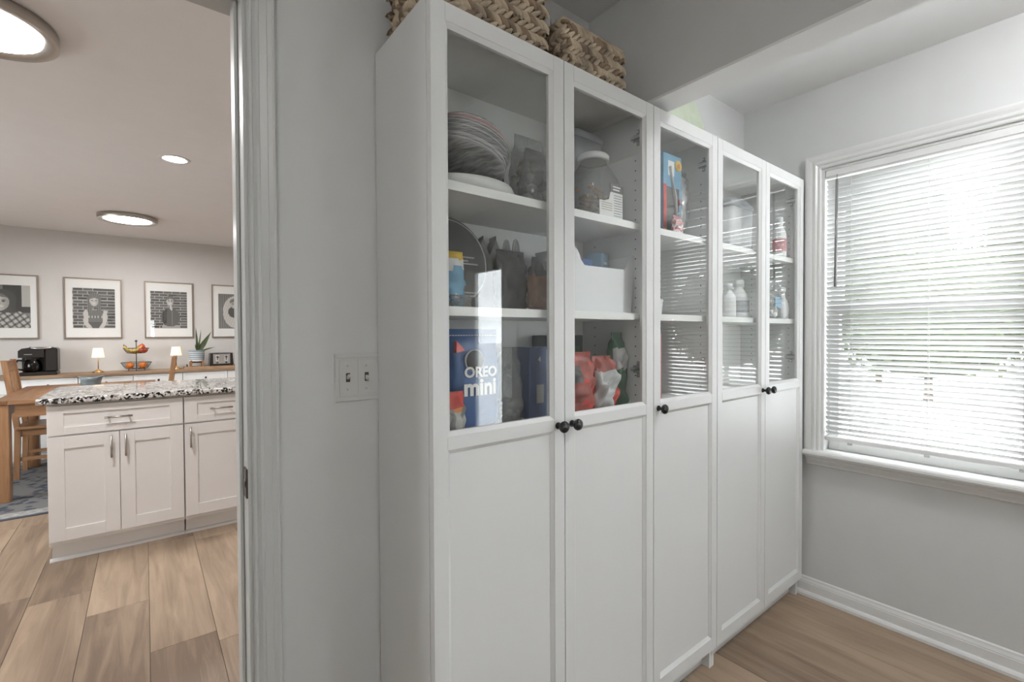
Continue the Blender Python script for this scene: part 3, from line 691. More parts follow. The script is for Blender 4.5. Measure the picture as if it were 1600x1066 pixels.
g.build('round_tray', None, 'pale green round tray leaning on the wall above the bookcases', 'tray')

# ------------------------------------------------------------------ pantry goods
def pillow(g, c, w_, h_, t_, m, seed=0, crump=.006, rz=0, ry=0, rx=0, pinch=.9, top=.15, matf=None, bottom=.75, taper=.0, n=28, k=14):
    """soft bag standing on c: seam across the top, gusset at the bottom"""
    rnd = random.Random(seed); rings = []
    ph = [rnd.uniform(0, 6.28) for _ in range(8)]
    for i in range(k+1):
        v = i/k
        th = t_/2*(bottom+(1-bottom)*math.sin(min(1, v/.35)*math.pi/2))*(1 if v < .45 else max(.03, math.cos((v-.45)/.55*math.pi/2)**.8))
        if v > 1-top*.5: th = max(.0012, th*.2)
        ww = w_/2*(1-taper*v)*(1-.03*math.sin(v*math.pi))
        ring = []
        for j in range(n):
            a = 2*math.pi*j/n; ca, sa = math.cos(a), math.sin(a)
            x = ww*math.copysign(abs(ca)**.55, ca); y = th*math.copysign(abs(sa)**.9, sa)
            cr = crump*(math.sin(5*a+ph[0]+9*v)+.7*math.sin(9*a+ph[1]-14*v)+.6*math.sin(3*a+ph[2]+21*v))
            ring.append((x+cr*.5*ca*(1-v*.4), y+cr*sa*min(1, th/.01), h_*v+cr*.6*math.sin(v*math.pi)))
        rings.append(ring)
    f = (lambda i, j: matf(i/k, j/n)) if matf else None
    return g.loft(rings, m, T=rot(c, rx, ry, rz), matf=f)
def bag(name, c, w_, h_, t_, m, label, group=None, **kw):
    g = G(); pillow(g, c, w_, h_, t_, m, **kw); return g.build(name, None, label, 'bag' if 'bag' in name else 'packet', group, loc=c)
def carton(name, c, w_, d, h_, m, label, front=None, rz=0, ry=0, rx=0, cat='box', lid=None):
    """printed carton: bevelled body, folded end flap, print panel"""
    t = empty(name, c, label, cat); T = rot(c, rx, ry, rz)
    G().box(-w_/2, w_/2, -d/2, d/2, 0, h_, m, T=T, b=.0015).build('carton_body', t)
    G().box(-w_/2+.002, w_/2-.002, -d/2+.001, d/2-.003, h_, h_+.0012, lid or m, T=T).build('top_flap', t)
    if front:
        for nm, mm, X0, X1, Z0, Z1 in front: G().box(X0*w_-w_/2, X1*w_-w_/2, -d/2-.0007, -d/2+.0002, Z0*h_, Z1*h_, mm, T=T).build(nm, t)
    return t, T
s1, s2, s3 = SH
e_ = .0006
# -- first bookcase, upper shelf, behind the first door
foam = G()
foam.lathe([(.0, 0), (.10, 0), (.122, .008), (.130, .02), (.124, .031), (.10, .036), (0, .034)], M['foam'], (0,0,0), n=32, T=rot((.182, .148, s1+e_)) @ Matrix.Scale(1.08, 4, (1,0,0)) @ Matrix.Scale(.86, 4, (0,1,0)))
fo = foam.build('foam_plate_pack', None, 'flat white pack of foam plates under the grey striped plate stack', 'plates')
st = empty('paper_plate_stack', (.165, .145, 1.672), 'tilted stack of grey streaked paper plates on the upper shelf', 'plates')
random.seed(8); T0 = rot((.172, .145, 1.7165), ry=R(17))
PMs = {}
for k in range(26):
    m = M['p3'] if k in (16, 17, 18, 21) else random.choice([M['p1'], M['p1'], M['p2']])
    if k > 13 and k not in (16, 17, 18, 21): m = M['p2'] if k % 2 else M['p1']
    rr = .112-max(0, k-14)**1.5*.0011+random.uniform(-.002, .002)
    g = G(); z = k*.0040
    g.lathe([(0, z), (rr*.72, z), (rr*.8, z+.004), (rr, z+.0065), (rr, z+.0095), (rr*.8, z+.0065), (rr*.7, z+.003), (0, z+.003)], m, (0,0,0), n=36, T=T0); g.build('plate', st)
carton('biscuit_carton', (.262, .262, s1+e_), .075, .05, .222, M['blackc'], 'black and cream carton standing behind the grey plate stack', [('print_panel', M['beige'], .0, .45, .86, 1), ('emblem', M['greyl'], .5, .85, .8, .9)], rz=R(-6), lid=M['beige'])
carton('tea_carton', (.350, .255, s1+.009), .075, .05, .150, M['blackc'], 'tilted black carton with a cream side beside the clear snack bags', [('print_panel', M['beige'], .0, .30, .0, 1)], ry=R(-8), rz=R(4), lid=M['blackc'])
def filled_bag(name, c, w_, h_, t_, label, fill, seed, fh=.6, group=None, film='clear'):
    t = empty(name, c, label, 'bag', group); g = G(); pillow(g, c, w_, h_, t_, M[film], seed=seed, crump=.004, top=.3, taper=.25); g.build('film', t)
    rnd = random.Random(seed); g = G()
    for i in range(46):
        q = rnd.random(); r_ = rnd.uniform(.011, .018)
        z = r_+q*(h_*fh-r_); lim = t_*.32*(1-.5*q)
        g.ball((c[0]+rnd.uniform(-1, 1)*w_*.36*(1-.2*q), c[1]+rnd.uniform(-1, 1)*lim, c[2]+z), r_, fill, 8, 6, (1.2, .8, .9))
    o = g.build('contents', t); o['kind'] = 'stuff'
    return t
filled_bag('snack_bag', (.445, .200, s1+e_), .145, .245, .085, 'tall clear bag of brown snacks at the back of the upper shelf', M['granola'], 3, .72)
filled_bag('snack_bag', (.418, .105, s1+e_), .175, .165, .085, 'short clear bag of grey snacks at the front of the upper shelf', M['greys'], 5, .62)
# -- middle shelf
t = empty('round_plate_pack', (.143, .17, s2), 'large dark grey round pack of plates standing on edge', 'plates')
Tp = rot((.143, .185, s2+.1245), rx=R(-8))
G().lathe([(0, -.024), (.112, -.024), (.121, -.018), (.1235, 0), (.121, .018), (.112, .024), (0, .024)], M['greyc'], (0,0,0), 'Y', 48, T=Tp).build('wrapped_plates', t)
g = G(); random.seed(3)
for zz, x0_, x1_ in ((.012, -.04, .075), (.002, -.055, .055), (-.006, -.02, .085), (-.085, .02, .08), (-.094, .03, .07)): g.box(x0_, x1_, -.0252, -.0242, zz, zz+.0035, M['greyl'], T=Tp)
g.build('printed_lines', t)
G().lathe([(.110, -.0247), (.114, -.0247), (.114, -.0238), (.110, -.0238)], M['silver'], (0,0,0), 'Y', 48, T=Tp, cap=False).build('film_edge', t)
def gable(c, w_, d, h_, label, rz):
    t = empty('gable_carton', c, label, 'carton'); T = rot(c, rz=rz)
    G().prism([(-d/2, 0), (d/2, 0), (d/2, h_*.72), (0, h_), (-d/2, h_*.72)], 'X', -w_/2, w_/2, M['greyl'], T=T).build('carton_body', t)
    G().box(-w_/2, w_/2, -.0012, .0012, h_-.004, h_+.008, M['greym'], T=T).build('top_seal', t)
    G().box(-w_/2+.002, w_/2-.002, -d/2-.0006, -d/2+.0002, h_*.40, h_*.44, M['dred'], T=T).build('red_stripe', t)
    g = G()
    for k in range(8): g.box(-w_/2+.006, w_/2-.012-.004*(k % 3), -d/2-.0006, -d/2+.0002, h_*(.06+.04*k), h_*(.06+.04*k)+.0022, M['greym'], T=T)
    g.build('printed_lines', t)
gable((.302, .252, s2+e_), .045, .05, .215, 'grey gable topped carton closest to the round plate pack', R(72))
gable((.352, .262, s2+e_), .045, .05, .222, 'grey gable topped carton next to the clear rabbit mould', R(80))
# clear rabbit mould: outline tube with two long ears
t = empty('rabbit_mould', (.388, .215, s2), 'clear plastic rabbit shaped mould behind the dark bag', 'mould')
pts = []
def arc(cx, cz, rx, rz, a0, a1, n):
    for i in range(n+1):
        a = R(a0+(a1-a0)*i/n); pts.append((.388+cx+rx*math.cos(a), .215, s2+cz+rz*math.sin(a)))
arc(0, .055, .038, .053, 250, 60, 14) if False else None
pts = []; arc(0, .045, .036, .044, -80, 50, 8); arc(.012, .115, .014, .018, -30, 20, 3); arc(.018, .185, .012, .038, -20, 200, 8); arc(-.018, .180, .013, .038, -20, 200, 8); arc(-.012, .115, .014, .018, 160, 210, 3); arc(0, .045, .036, .044, 130, 260, 8)
G().tube(pts, .0028, M['silver'], 6, closed=True).build('outline_rib', t)
G().prism([(p[0], p[2]) for p in pts], 'Y', .215, .2165, M['clearj']).build('sheet', t)
g = G()
for cz, rx_, rz_ in ((.05, .022, .026), (.11, .010, .010)):
    g.tube([(.388+rx_*math.cos(a*.5236), .213, s2+cz+rz_*math.sin(a*.5236)) for a in range(12)], .0018, M['silver'], 5, closed=True)
g.build('embossing', t)
bag('blue_snack_packet', (.088, .075, s2+e_), .076, .135, .045, M['skyb'], 'small blue packet with white stripes in front of the round plate pack', seed=4, crump=.004,
    matf=lambda v, u: M['paper'] if (v > .6 and int(v*22) % 2) else (M['yellow'] if v > .82 else (M['paper'] if abs(math.sin(40*v+30*u)) < .12 else (M['brownp'] if abs(math.sin(17*v+9*u)) < .05 else M['skyb']))))
pk = G(); pillow(pk, (.100, .045, s2+e_), .055, .028, .03, M['clear'], seed=6, crump=.006); pk.build('film_scrap', None, 'crumpled clear film at the foot of the blue striped packet', 'packaging')
bag('dark_snack_bag', (.345, .165, s2+e_), .10, .175, .06, M['greyc'], 'dark grey soft bag below the clear rabbit mould', seed=9, crump=.007)
bag('brown_snack_bag', (.392, .098, s2+.005), .07, .145, .05, M['brownp'], 'brown paper bag between the dark bag and the taped box', seed=12, crump=.006, ry=R(6),
    matf=lambda v, u: M['greyc'] if v > .62 else M['brownp'])
carton('mixed_carton', (.458, .135, s2+e_), .07, .08, .135, M['greyl'], 'grey carton with a black stripe at the end of the middle shelf', [('black_stripe', M['blackc'], 0, .22, 0, 1), ('round_mark', M['greym'], .45, .8, .45, .7)], lid=M['greyc'])
# -- lower shelf: cookie bag etc.
c = (.177, .118, s3+e_); t = empty('cookie_bag', c, 'tall blue cookie bag with white lettering', 'bag'); g = G()
pillow(g, c, .160, .255, .075, M['cobalt'], seed=2, crump=.003, pinch=1, matf=lambda v, u: M['navy'] if v > .93 else M['cobalt']); g.build('bag_body', t)
fy = c[1]-.0405
g = text_mesh('OREO', .036, M['paper'], (.180, fy-.004, 1.171), bold=.0012); g.v = [(p[0], p[1]+.010*((p[0]-.177)/.08)**2, p[2]) for p in g.v]; g.build('lettering', t, 'white lettering')
g = text_mesh('mini', .058, M['paper'], (.178, fy-.004, 1.126), bold=.002); g.v = [(p[0], p[1]+.010*((p[0]-.177)/.08)**2, p[2]) for p in g.v]; g.build('lettering', t, 'white lettering')
G().prism([(.112, 1.232), (.138, 1.238), (.113, 1.262)], 'Y', fy+.006, fy+.018, M['red']).build('corner_mark', t, 'red corner triangle')
G().lathe([(0, -.002), (.024, -.002), (.026, 0), (.026, .006), (.0, .006)], M['blackc'], (.163, fy, 1.212), 'Y', 20).lathe([(.026, .0), (.029, .0), (.029, .006), (.026, .006)], M['silver'], (.163, fy, 1.211), 'Y', 20, cap=False).build('printed_cookie', t)
g = G()
for k in range(18): g.box(.108+k*.008, .112+k*.008, c[1]-.0105, c[1]-.0085, s3+.238, s3+.2405, M['paper'])
g.build('tear_line', t)
bag('small_treat_packet', (.080, .060, s3+e_), .068, .105, .045, M['greyl'], 'small silver and red packet at the foot of the blue cookie bag', seed=14, crump=.006,
    matf=lambda v, u: M['red'] if v > .62 else (M['greym'] if int(u*26) % 3 == 0 else (M['orangep'] if v > .55 else M['greyl'])))
t = filled_bag('clear_pouch', (.302, .125, s3+e_), .09, .205, .06, 'narrow clear pouch between the cookie bag and the blue carton', M['greym'], 17, .25)
t, T = carton('snack_carton', (.402, .135, s3+e_), .092, .08, .202, M['navy'], 'dark blue carton with a pale edge on the lower shelf', [('pale_edge', M['lblue'], .70, .97, .02, .97), ('nutrition_panel', M['greym'], .28, .58, .22, .48)])
text_mesh('4', .022, M['greyl'], (.393, .0942, 1.198)).build('lettering', t)
# -- first bookcase, behind the second door
t = empty('storage_canister', (.700, .233, s1+e_), 'square grey plastic canister behind the clear jug', 'canister')
def rrect(cx, cy, w_, d, r_, z, n=5):
    o = []
    for sx, sy, a0 in ((1, 1, 0), (-1, 1, 90), (-1, -1, 180), (1, -1, 270)):
        for i in range(n+1):
            a = R(a0+90*i/n); o.append((cx+sx*(w_/2-r_)+r_*math.cos(a), cy+sy*(d/2-r_)+r_*math.sin(a), z))
    return o
G().loft([rrect(.700, .233, .135, .092, .02, s1+.001), rrect(.700, .233, .145, .098, .022, s1+.20), rrect(.700, .233, .146, .099, .022, s1+.30)], M['greyp']).build('body', t)
G().loft([rrect(.700, .233, .156, .108, .024, s1+.298), rrect(.700, .233, .158, .110, .024, s1+.318), rrect(.700, .233, .146, .10, .022, s1+.324)], M['greyp']).build('lid', t)
jc = (.652, .118); t = empty('plastic_jug', (jc[0], jc[1], s1+e_), 'clear plastic snack jug with a white lid and paper label', 'jug')
zz = s1+.001
G().loft([rrect(*jc, .160, .096, .02, zz), rrect(*jc, .166, .10, .022, zz+.01), rrect(*jc, .166, .10, .022, zz+.115), rrect(*jc, .15, .095, .03, zz+.140), rrect(jc[0]-.004, jc[1], .106, .084, .036, zz+.170), rrect(jc[0]-.006, jc[1], .088, .082, .038, zz+.178), rrect(jc[0]-.006, jc[1], .086, .080, .038, zz+.192)], M['clearj']).build('body', t)
G().loft([rrect(jc[0]-.006, jc[1], .100, .094, .045, zz+.190), rrect(jc[0]-.006, jc[1], .102, .096, .046, zz+.206), rrect(jc[0]-.006, jc[1], .092, .088, .042, zz+.211)], M['white']).build('lid', t)
random.seed(31); g = G()
for i in range(70):
    q = random.random()*.085
    g.ball((jc[0]+random.uniform(-.065, .06), jc[1]+random.uniform(-.034, .034), zz+.013+q), .011, M['pretzel'], 7, 5, (1.3, .7, .7))
g.build('contents', t)['kind'] = 'stuff'
lx0, lx1, ly = .640, .728, jc[1]-.0512
G().prism([(lx0-.022, zz+.006), (lx1, zz+.006), (lx1, zz+.090), (lx0+.030, zz+.090), (lx0+.022, zz+.066), (lx0, zz+.058), (lx0-.022, zz+.058)], 'Y', ly-.0008, ly+.001, M['paper']).build('label', t, 'white paper label')
G().box(lx0+.028, lx1, ly-.0010, ly+.001, zz+.090, zz+.116, M['greyc']).build('label_header', t)
g = G()
for k in range(9): g.box(lx0+.045, lx1-.004-.003*(k % 2), ly-.0014, ly, zz+.016+k*.008, zz+.018+k*.008, M['greym'])
for k in range(4): g.box(lx0-.014, lx0+.036, ly-.0014, ly, zz+.030+k*.007, zz+.0325+k*.007, M['beige'])
g.box(lx0+.040, lx1-.012, ly-.0016, ly, zz+.106, zz+.110, M['paper']); g.box(lx0+.040, lx1-.016, ly-.0016, ly, zz+.097, zz+.101, M['paper'])
g.build('printed_lines', t)
# white handled bin
t = empty('storage_bin', (.632, .13, s2+e_), 'white plastic storage bin with a scooped front', 'bin'); zz = s2+.001
def scoop(sc, top_):
    a = .132*sc; b_ = .150*sc
    return [(-a, 0), (a, 0), (b_, top_), (b_-.022, top_), (b_-.040, top_-.030), (b_-.052, top_-.048), (-b_+.062, top_-.050), (-b_+.048, top_-.036), (-b_+.034, top_-.008), (-b_+.024, top_), (-b_, top_)]
g = G(); g.prism([(.634+x, zz+z) for x, z in scoop(1, .188)], 'Y', .062, .0655, M['white']); g.build('front_wall', t)
g = G(); g.prism([(.634+x, zz+z) for x, z in ((-.132, 0), (.132, 0), (.150, .188), (-.150, .188))], 'Y', .212, .2155, M['white']); g.build('rear_wall', t)
for s in (-1, 1):
    G().add([(.634+s*.132, .0655, zz), (.634+s*.132, .212, zz), (.634+s*.150, .212, zz+.188), (.634+s*.150, .0655, zz+.188), (.634+s*.129, .0655, zz), (.634+s*.129, .212, zz), (.634+s*.147, .212, zz+.188), (.634+s*.147, .0655, zz+.188)],
            [(0,1,2,3), (4,7,6,5), (0,3,7,4), (1,5,6,2), (2,6,7,3), (0,4,5,1)], M['white']).build('side_wall', t)
G().box(.634-.131, .634+.131, .0655, .212, zz, zz+.003, M['white']).build('base', t)
carton('drink_carton', (.715, .165, s2+.005), .06, .06, .196, M['lblue'], 'light blue carton standing in the white scooped bin', [('print_panel', M['paper'], .3, .75, .82, .86)], rz=R(20))
carton('flavour_carton', (.600, .165, s2+.005), .12, .06, .168, M['cobalt'], 'dark blue carton lying deep in the white scooped bin', [('print_panel', M['skyb'], .2, .8, .7, .9)], rz=R(-4))
# chip bags
bag('chip_bag', (.550, .105, s3+e_), .125, .185, .075, M['dred'], 'dull red chip bag with a dark picture behind the second door', seed=22, crump=.009, matf=lambda v, u: M['greyc'] if (.45 < v < .75 and .55 < u < .72) else (M['red'] if abs(math.sin(9*v+11*u)) < .2 else M['dred']))
bag('chip_bag', (.664, .100, s3+e_), .088, .170, .080, M['red'], 'crumpled red chip bag with a silver back panel', seed=25, crump=.013, matf=lambda v, u: M['silver'] if (.5 < u < .80 and v < .7) else (M['dred'] if v > .7 else M['red']))
bag('chip_bag', (.744, .105, s3+e_), .052, .245, .060, M['dgreen'], 'tall thin green snack bag folded shut', seed=28, crump=.008, matf=lambda v, u: M['silver'] if (.45 < v < .75 and u > .5) or v > .95 else M['dgreen'])
carton('tall_carton', (.600, .235, s3+e_), .17, .07, .235, M['teal'], 'dark teal carton behind the red chip bags', [('print_panel', M['dgreen'], .1, .9, .6, .85)])
# -- narrow bookcase
t, T = carton('storage_bag_box', (1.038, .115, s1+e_), .115, .06, .295, M['skyb'], 'tall blue box with an orange badge and a torn front', [('red_band', M['red'], .0, .16, .08, .62), ('dark_tear', M['greyc'], .18, .86, .06, .60), ('pale_picture', M['paper'], .25, .58, .74, .92), ('red_fruit', M['red'], .66, .92, .40, .48), ('yellow_band', M['yellow'], .0, .16, .0, .08)])
G().lathe([(0, -.002), (.020, -.002), (.020, .002), (0, .002)], M['yellow'], (1.072, .0840, s1+.262), 'Y', 18).build('badge', t); text_mesh('65', .021, M['orangep'], (1.072, .0815, s1+.2545), bold=.0008).build('lettering', t)
g = G(); pts = [(1.015, .0828, s1+.25), (1.028, .0810, s1+.20), (1.046, .0800, s1+.14), (1.058, .081, s1+.07)]
g.tube(pts, [.010, .006, .009, .004], M['paper'], 6, flat_=.25); g.build('torn_edge', t)
t = empty('plastic_bag_roll', (1.138, .115, s1+e_), 'clear crumpled plastic bag leaning beside the torn blue box', 'bag')
g = G(); pillow(g, (1.116, .115, s1+.006), .052, .265, .05, M['clear'], seed=33, crump=.006, ry=R(7), taper=-.2, bottom=.6); g.build('film', t)
g = G(); pillow(g, (1.116, .115, s1+.008), .040, .24, .032, M['foam'], seed=34, crump=.005, ry=R(7), taper=-.25, bottom=.6); g.build('contents', t)
bag('sweet_packet', (1.020, .055, s1+e_), .05, .065, .02, M['pink'], 'tiny pink packet before the torn blue box', seed=36, crump=.004, matf=lambda v, u: M['paper'] if int(v*9) % 3 == 0 else M['pink'])
def tub(name, c, r_, h_, label, cat='tub', m='white', lid='paper'):
    t = empty(name, c, label, cat)
    G().lathe([(0, 0), (r_*.86, 0), (r_*.9, .004), (r_, h_*.85), (r_, h_*.87), (0, h_*.87)], M[m], c, n=20).build('body', t)
    G().lathe([(0, h_*.86), (r_*1.05, h_*.86), (r_*1.05, h_*.97), (r_*.98, h_), (0, h_)], M[lid], c, n=20).build('lid', t)
tub('small_tub', (.935, .10, s2+e_), .036, .055, 'small white lidded tub in the narrow bookcase')
carton('pink_carton', (.955, .15, s3+e_), .12, .07, .24, M['pink'], 'pink and white carton on the lower shelf of the narrow bookcase', [('print_panel', M['paper'], .2, .9, .15, .5)])
# -- third bookcase
t = empty('flour_canister', (1.585, .15, s1+e_), 'tall white rectangular canister in the bookcase by the window', 'canister')
G().loft([rrect(1.585, .15, .19, .12, .02, s1+.001), rrect(1.585, .15, .20, .125, .02, s1+.19)], M['white']).build('body', t)
G().loft([rrect(1.585, .15, .206, .131, .02, s1+.19), rrect(1.585, .15, .206, .131, .02, s1+.205), rrect(1.585, .15, .15, .10, .03, s1+.235), rrect(1.585, .15, .08, .06, .03, s1+.243)], M['greyp']).build('lid', t)
def bottle(c, r_, h_, label, cap='white', m='white', band=None):
    t = empty('cleaner_bottle', c, label, 'bottle')
    G().lathe([(0, 0), (r_*.9, 0), (r_, .006), (r_, h_*.50), (r_*.92, h_*.62), (r_*.5, h_*.76), (r_*.42, h_*.80), (r_*.42, h_*.84), (0, h_*.84)], M[m], c, n=20).build('body', t)
    G().lathe([(0, h_*.82), (r_*.52, h_*.82), (r_*.52, h_*.97), (r_*.46, h_), (0, h_)], M[cap], c, n=16).build('cap', t)
    if band: G().lathe([(r_*1.005, h_*.14), (r_*1.012, h_*.15), (r_*1.012, h_*.44), (r_*1.005, h_*.45)], M[band], c, n=20, cap=False).build('label', t)
bottle((1.478, .10, s2+e_), .030, .145, 'white capped bottle at the hinge end of the middle shelf', band='paper')
bottle((1.568, .10, s2+e_), .042, .165, 'wide white capped bottle near the meeting doors', band='greyp')
bottle((1.885, .062, s1+e_), .030, .19, 'white bottle with a pink label on the shelf by the window', band='pink')
t = filled_bag('printed_pouch', (1.825, .065, s2+e_), .115, .18, .045, 'clear pouch with blue print beside the spray jug', M['foam'], 41, .6)
G().box(1.79, 1.86, .0395, .0405, s2+.05, s2+.10, M['lblue']).build('blue_print', t)
t = empty('spray_jug', (1.935, .07, s2+e_), 'small white spray jug at the end of the shelf by the window', 'bottle')
G().loft([rrect(1.935, .07, .062, .045, .016, s2+.001), rrect(1.935, .07, .070, .05, .018, s2+.05), rrect(1.935, .07, .056, .044, .018, s2+.085), rrect(1.940, .07, .024, .024, .011, s2+.105), rrect(1.940, .07, .022, .022, .010, s2+.13)], M['white']).build('body', t)
G().box(1.905, 1.955, .058, .082, s2+.128, s2+.152, M['white'], b=.004).build('spray_head', t)
G().tube([(1.915, .07, s2+.130), (1.908, .07, s2+.115), (1.912, .07, s2+.10)], .004, M['white'], 6).build('trigger', t)

# ------------------------------------------------------------------ kitchen island
IY = 2.69; K = M['kcab']
def shaker(g, x0, x1, z0, z1, y, rw=.068):
    g.box(x0, x0+rw, y, y+.019, z0, z1, K, b=.0008).box(x1-rw, x1, y, y+.019, z0, z1, K, b=.0008)
    g.box(x0+rw, x1-rw, y, y+.019, z1-rw*.62 if z1-z0 < .25 else z1-rw, z1, K, b=.0008).box(x0+rw, x1-rw, y, y+.019, z0, z0+(rw*.62 if z1-z0 < .25 else rw), K, b=.0008)
    g.box(x0+rw-.002, x1-rw+.002, y+.009, y+.016, z0+.03, z1-.03, K)
def pull(p, horizontal, parent, L=.128):
    x, z = p; y = IY-.030; g = G()
    if horizontal:
        g.tube([(x-L/2, y, z), (x+L/2, y, z)], .0055, M['steel'], 8)
        for s in (-1, 1): g.tube([(x+s*L*.36, y, z), (x+s*L*.36, IY+.002, z)], .0045, M['steel'], 6)
    else:
        g.tube([(x, y, z-L/2), (x, y, z+L/2)], .0055, M['steel'], 8)
        for s in (-1, 1): g.tube([(x, y, z+s*L*.36), (x, IY+.002, z+s*L*.36)], .0045, M['steel'], 6)
    g.build('bar_handle', parent, 'brushed nickel bar handle')
def base_unit(x0, x1, label, doors, drawer_x):
    t = empty('island_cabinet', ((x0+x1)/2, IY+.3, 0), label, 'cabinet')
    G().box(x0, x1, IY+.020, IY+.62, .105, .892, K, b=.001).build('carcass', t)
    G().box(x0+.006, x1, IY+.075, IY+.62, 0.0005, .105, K).build('toe_kick', t)
    G().prism([(IY+.075, .0005), (IY+.058, .0005), (IY+.059, .008), (IY+.066, .016), (IY+.075, .019)], 'X', x0-(.004 if x0 < -.5 else 0), x1, M['trim']).build('shoe_moulding', t)
    g = G(); shaker(g, x0+.002, x1-.003, .724, .886, IY); d = g.build('drawer', t); pull((drawer_x, .805), True, d)
    for a, b_, hx in doors:
        g = G(); shaker(g, a, b_, .130, .714, IY); d = g.build('door', t); pull((hx, .634), False, d)
base_unit(-.920, -.302, 'wide white shaker island cabinet with two doors and bar handles', [(-.918, -.6135, -.648), (-.6105, -.305, -.583)], -.614)
base_unit(-.300, .097, 'narrow white shaker island cabinet with one door', [(-.297, .094, -.267)], -.100)
G().prism([(IY-.030, .902), (IY-.034, .908), (IY-.034, .928), (IY-.028, .934), (3.465, .934), (3.47, .93), (3.47, .906), (3.465, .902)], 'X', -.955, .14, M['granite']).build('countertop', None, 'speckled black and white granite countertop on the island', 'countertop')
G().box(-.925, .097, IY+.0, 3.30, .8925, .9018, M['greyl']).build('counter_support', None, 'grey support board under the granite countertop', 'board')
G().box(-.900, .090, 3.31, 3.33, .0, .8922, K).build('island_back_panel', None, 'white rear panel of the kitchen island', 'panel')

# ------------------------------------------------------------------ rug, dining table, chairs
rg = empty('area_rug', (-1.1, 4.85, 0), 'blue grey patterned area rug under the dining table', 'rug')
rx0, rx1, ry0, ry1 = -2.3, .05, 3.79, 5.78
G().box(rx0, rx1, ry0, ry1, .0005, .006, M['rugd']).build('binding', rg)
G().box(rx0+.02, rx1-.02, ry0+.035, ry1-.035, .006, .0075, M['rugb']).build('border', rg)
G().box(rx0+.15, rx1-.15, ry0+.15, ry1-.13, .0075, .009, M['rug']).build('field', rg)
TZ = .787
tb = empty('dining_table', (-.92, 4.92, .009), 'rustic honey oak dining table with square legs', 'table')
tx0, tx1, ty0, ty1 = -1.40, -.40, 4.225, 5.60
npl = 7
for k in range(npl):
    a = tx0+.09+(tx1-tx0-.18)*k/npl; b_ = tx0+.09+(tx1-tx0-.18)*(k+1)/npl
    G().box(a+.0008, b_-.0008, ty0+.09, ty1-.09, TZ-.032, TZ, M['oak'], b=.0015).build('plank', tb)
for a, b_ in ((tx0, tx0+.09), (tx1-.09, tx1)): G().box(a, b_-.001, ty0, ty1, TZ-.032, TZ, M['oak'], b=.004).build('top_edge', tb)
for a, b_ in ((ty0, ty0+.09), (ty1-.09, ty1)): G().box(tx0+.09, tx1-.09, a, b_, TZ-.032, TZ, M['oakx'], b=.002).build('top_edge', tb)
for a, b_ in ((ty0+.04, ty0+.065), (ty1-.065, ty1-.04)): G().box(tx0+.12, tx1-.12, a, b_, TZ-.135, TZ-.032, M['oakx']).build('apron', tb)
for a, b_ in ((tx0+.04, tx0+.065), (tx1-.065, tx1-.04)): G().box(a, b_, ty0+.12, ty1-.12, TZ-.135, TZ-.032, M['oak']).build('apron', tb)
for x in (tx0+.004, tx1-.099):
    for y in (ty0+.02, ty1-.115): G().box(x, x+.089, y, y+.095, .009, TZ-.032, M['oakz'], b=.004).build('leg', tb)
def chair(loc, rz, label):
    """slat-back chair facing local +X, seat at .46"""
    t = empty('dining_chair', loc, label, 'chair', None, rz); q = Matrix.Translation(loc) @ Matrix.Rotation(rz, 4, 'Z')
    def P(name, g): g.build(name, t)
    P('seat', G().box(-.21, .22, -.22, .22, .435, .465, M['oakx'], T=q, b=.008))
    for y in (-.20, .165):
        P('leg', G().box(.17, .205, y, y+.035, 0, .435, M['oakz'], T=q, b=.002))
        pr = [(-.225, 0), (-.19, 0), (-.175, .44), (-.255, 1.055), (-.290, 1.055), (-.215, .44)]
        P('back_post', G().prism(pr, 'Y', y, y+.035, M['oakz'], T=q))
    def xb(z): return -.195-(z-.44)*.128
    P('top_rail', G().prism([(xb(.955)-.014, .955), (xb(.955)+.010, .955), (xb(1.045)+.010, 1.045), (xb(1.045)-.014, 1.045)], 'Y', -.165, .165, M['oak'], T=q))
    P('lower_rail', G().prism([(xb(.53)-.012, .53), (xb(.53)+.010, .53), (xb(.575)+.010, .575), (xb(.575)-.012, .575)], 'Y', -.165, .165, M['oak'], T=q))
    for k in range(5):
        y = -.135+k*.0675
        P('slat', G().prism([(xb(.575)-.006, .575), (xb(.575)+.006, .575), (xb(.955)+.006, .955), (xb(.955)-.006, .955)], 'Y', y-.016, y+.016, M['oakz'], T=q))
    for y in (-.19, .17): P('stretcher', G().box(-.19, .175, y, y+.018, .16, .19, M['oakx'], T=q)); P('stretcher', G().box(-.19, .175, y, y+.018, .375, .435, M['oakx'], T=q))
    P('stretcher', G().box(.178, .196, -.17, .17, .20, .235, M['oak'], T=q))
    return t
chair((-1.185, 5.22, .009), R(0), 'oak slat-back chair on the coffee maker side of the table')
chair((-.52, 5.02, .009), R(176), 'oak slat-back chair on the fruit stand side of the table')
c = (-.885, 4.9, TZ)
g = G(); prof = [(.045, .0), (.060, .004), (.072, .055), (.076, .085), (.096, .112)]
rings = []
for r_, h_ in prof + [(.090, .111), (.066, .08), (.050, .016)]:
    rings.append([(c[0]+r_*(1+(.06*math.cos(3*a) if h_ > .06 else 0))*math.cos(a), c[1]+r_*math.sin(a)*.9, c[2]+h_+(.010*math.cos(2*a) if h_ > .06 else 0)) for a in [2*math.pi*i/32 for i in range(32)]])
g.loft(rings, M['bowlb']); g.build('stoneware_bowl', None, 'blue grey stoneware bowl with a wavy rim on the table', 'bowl')

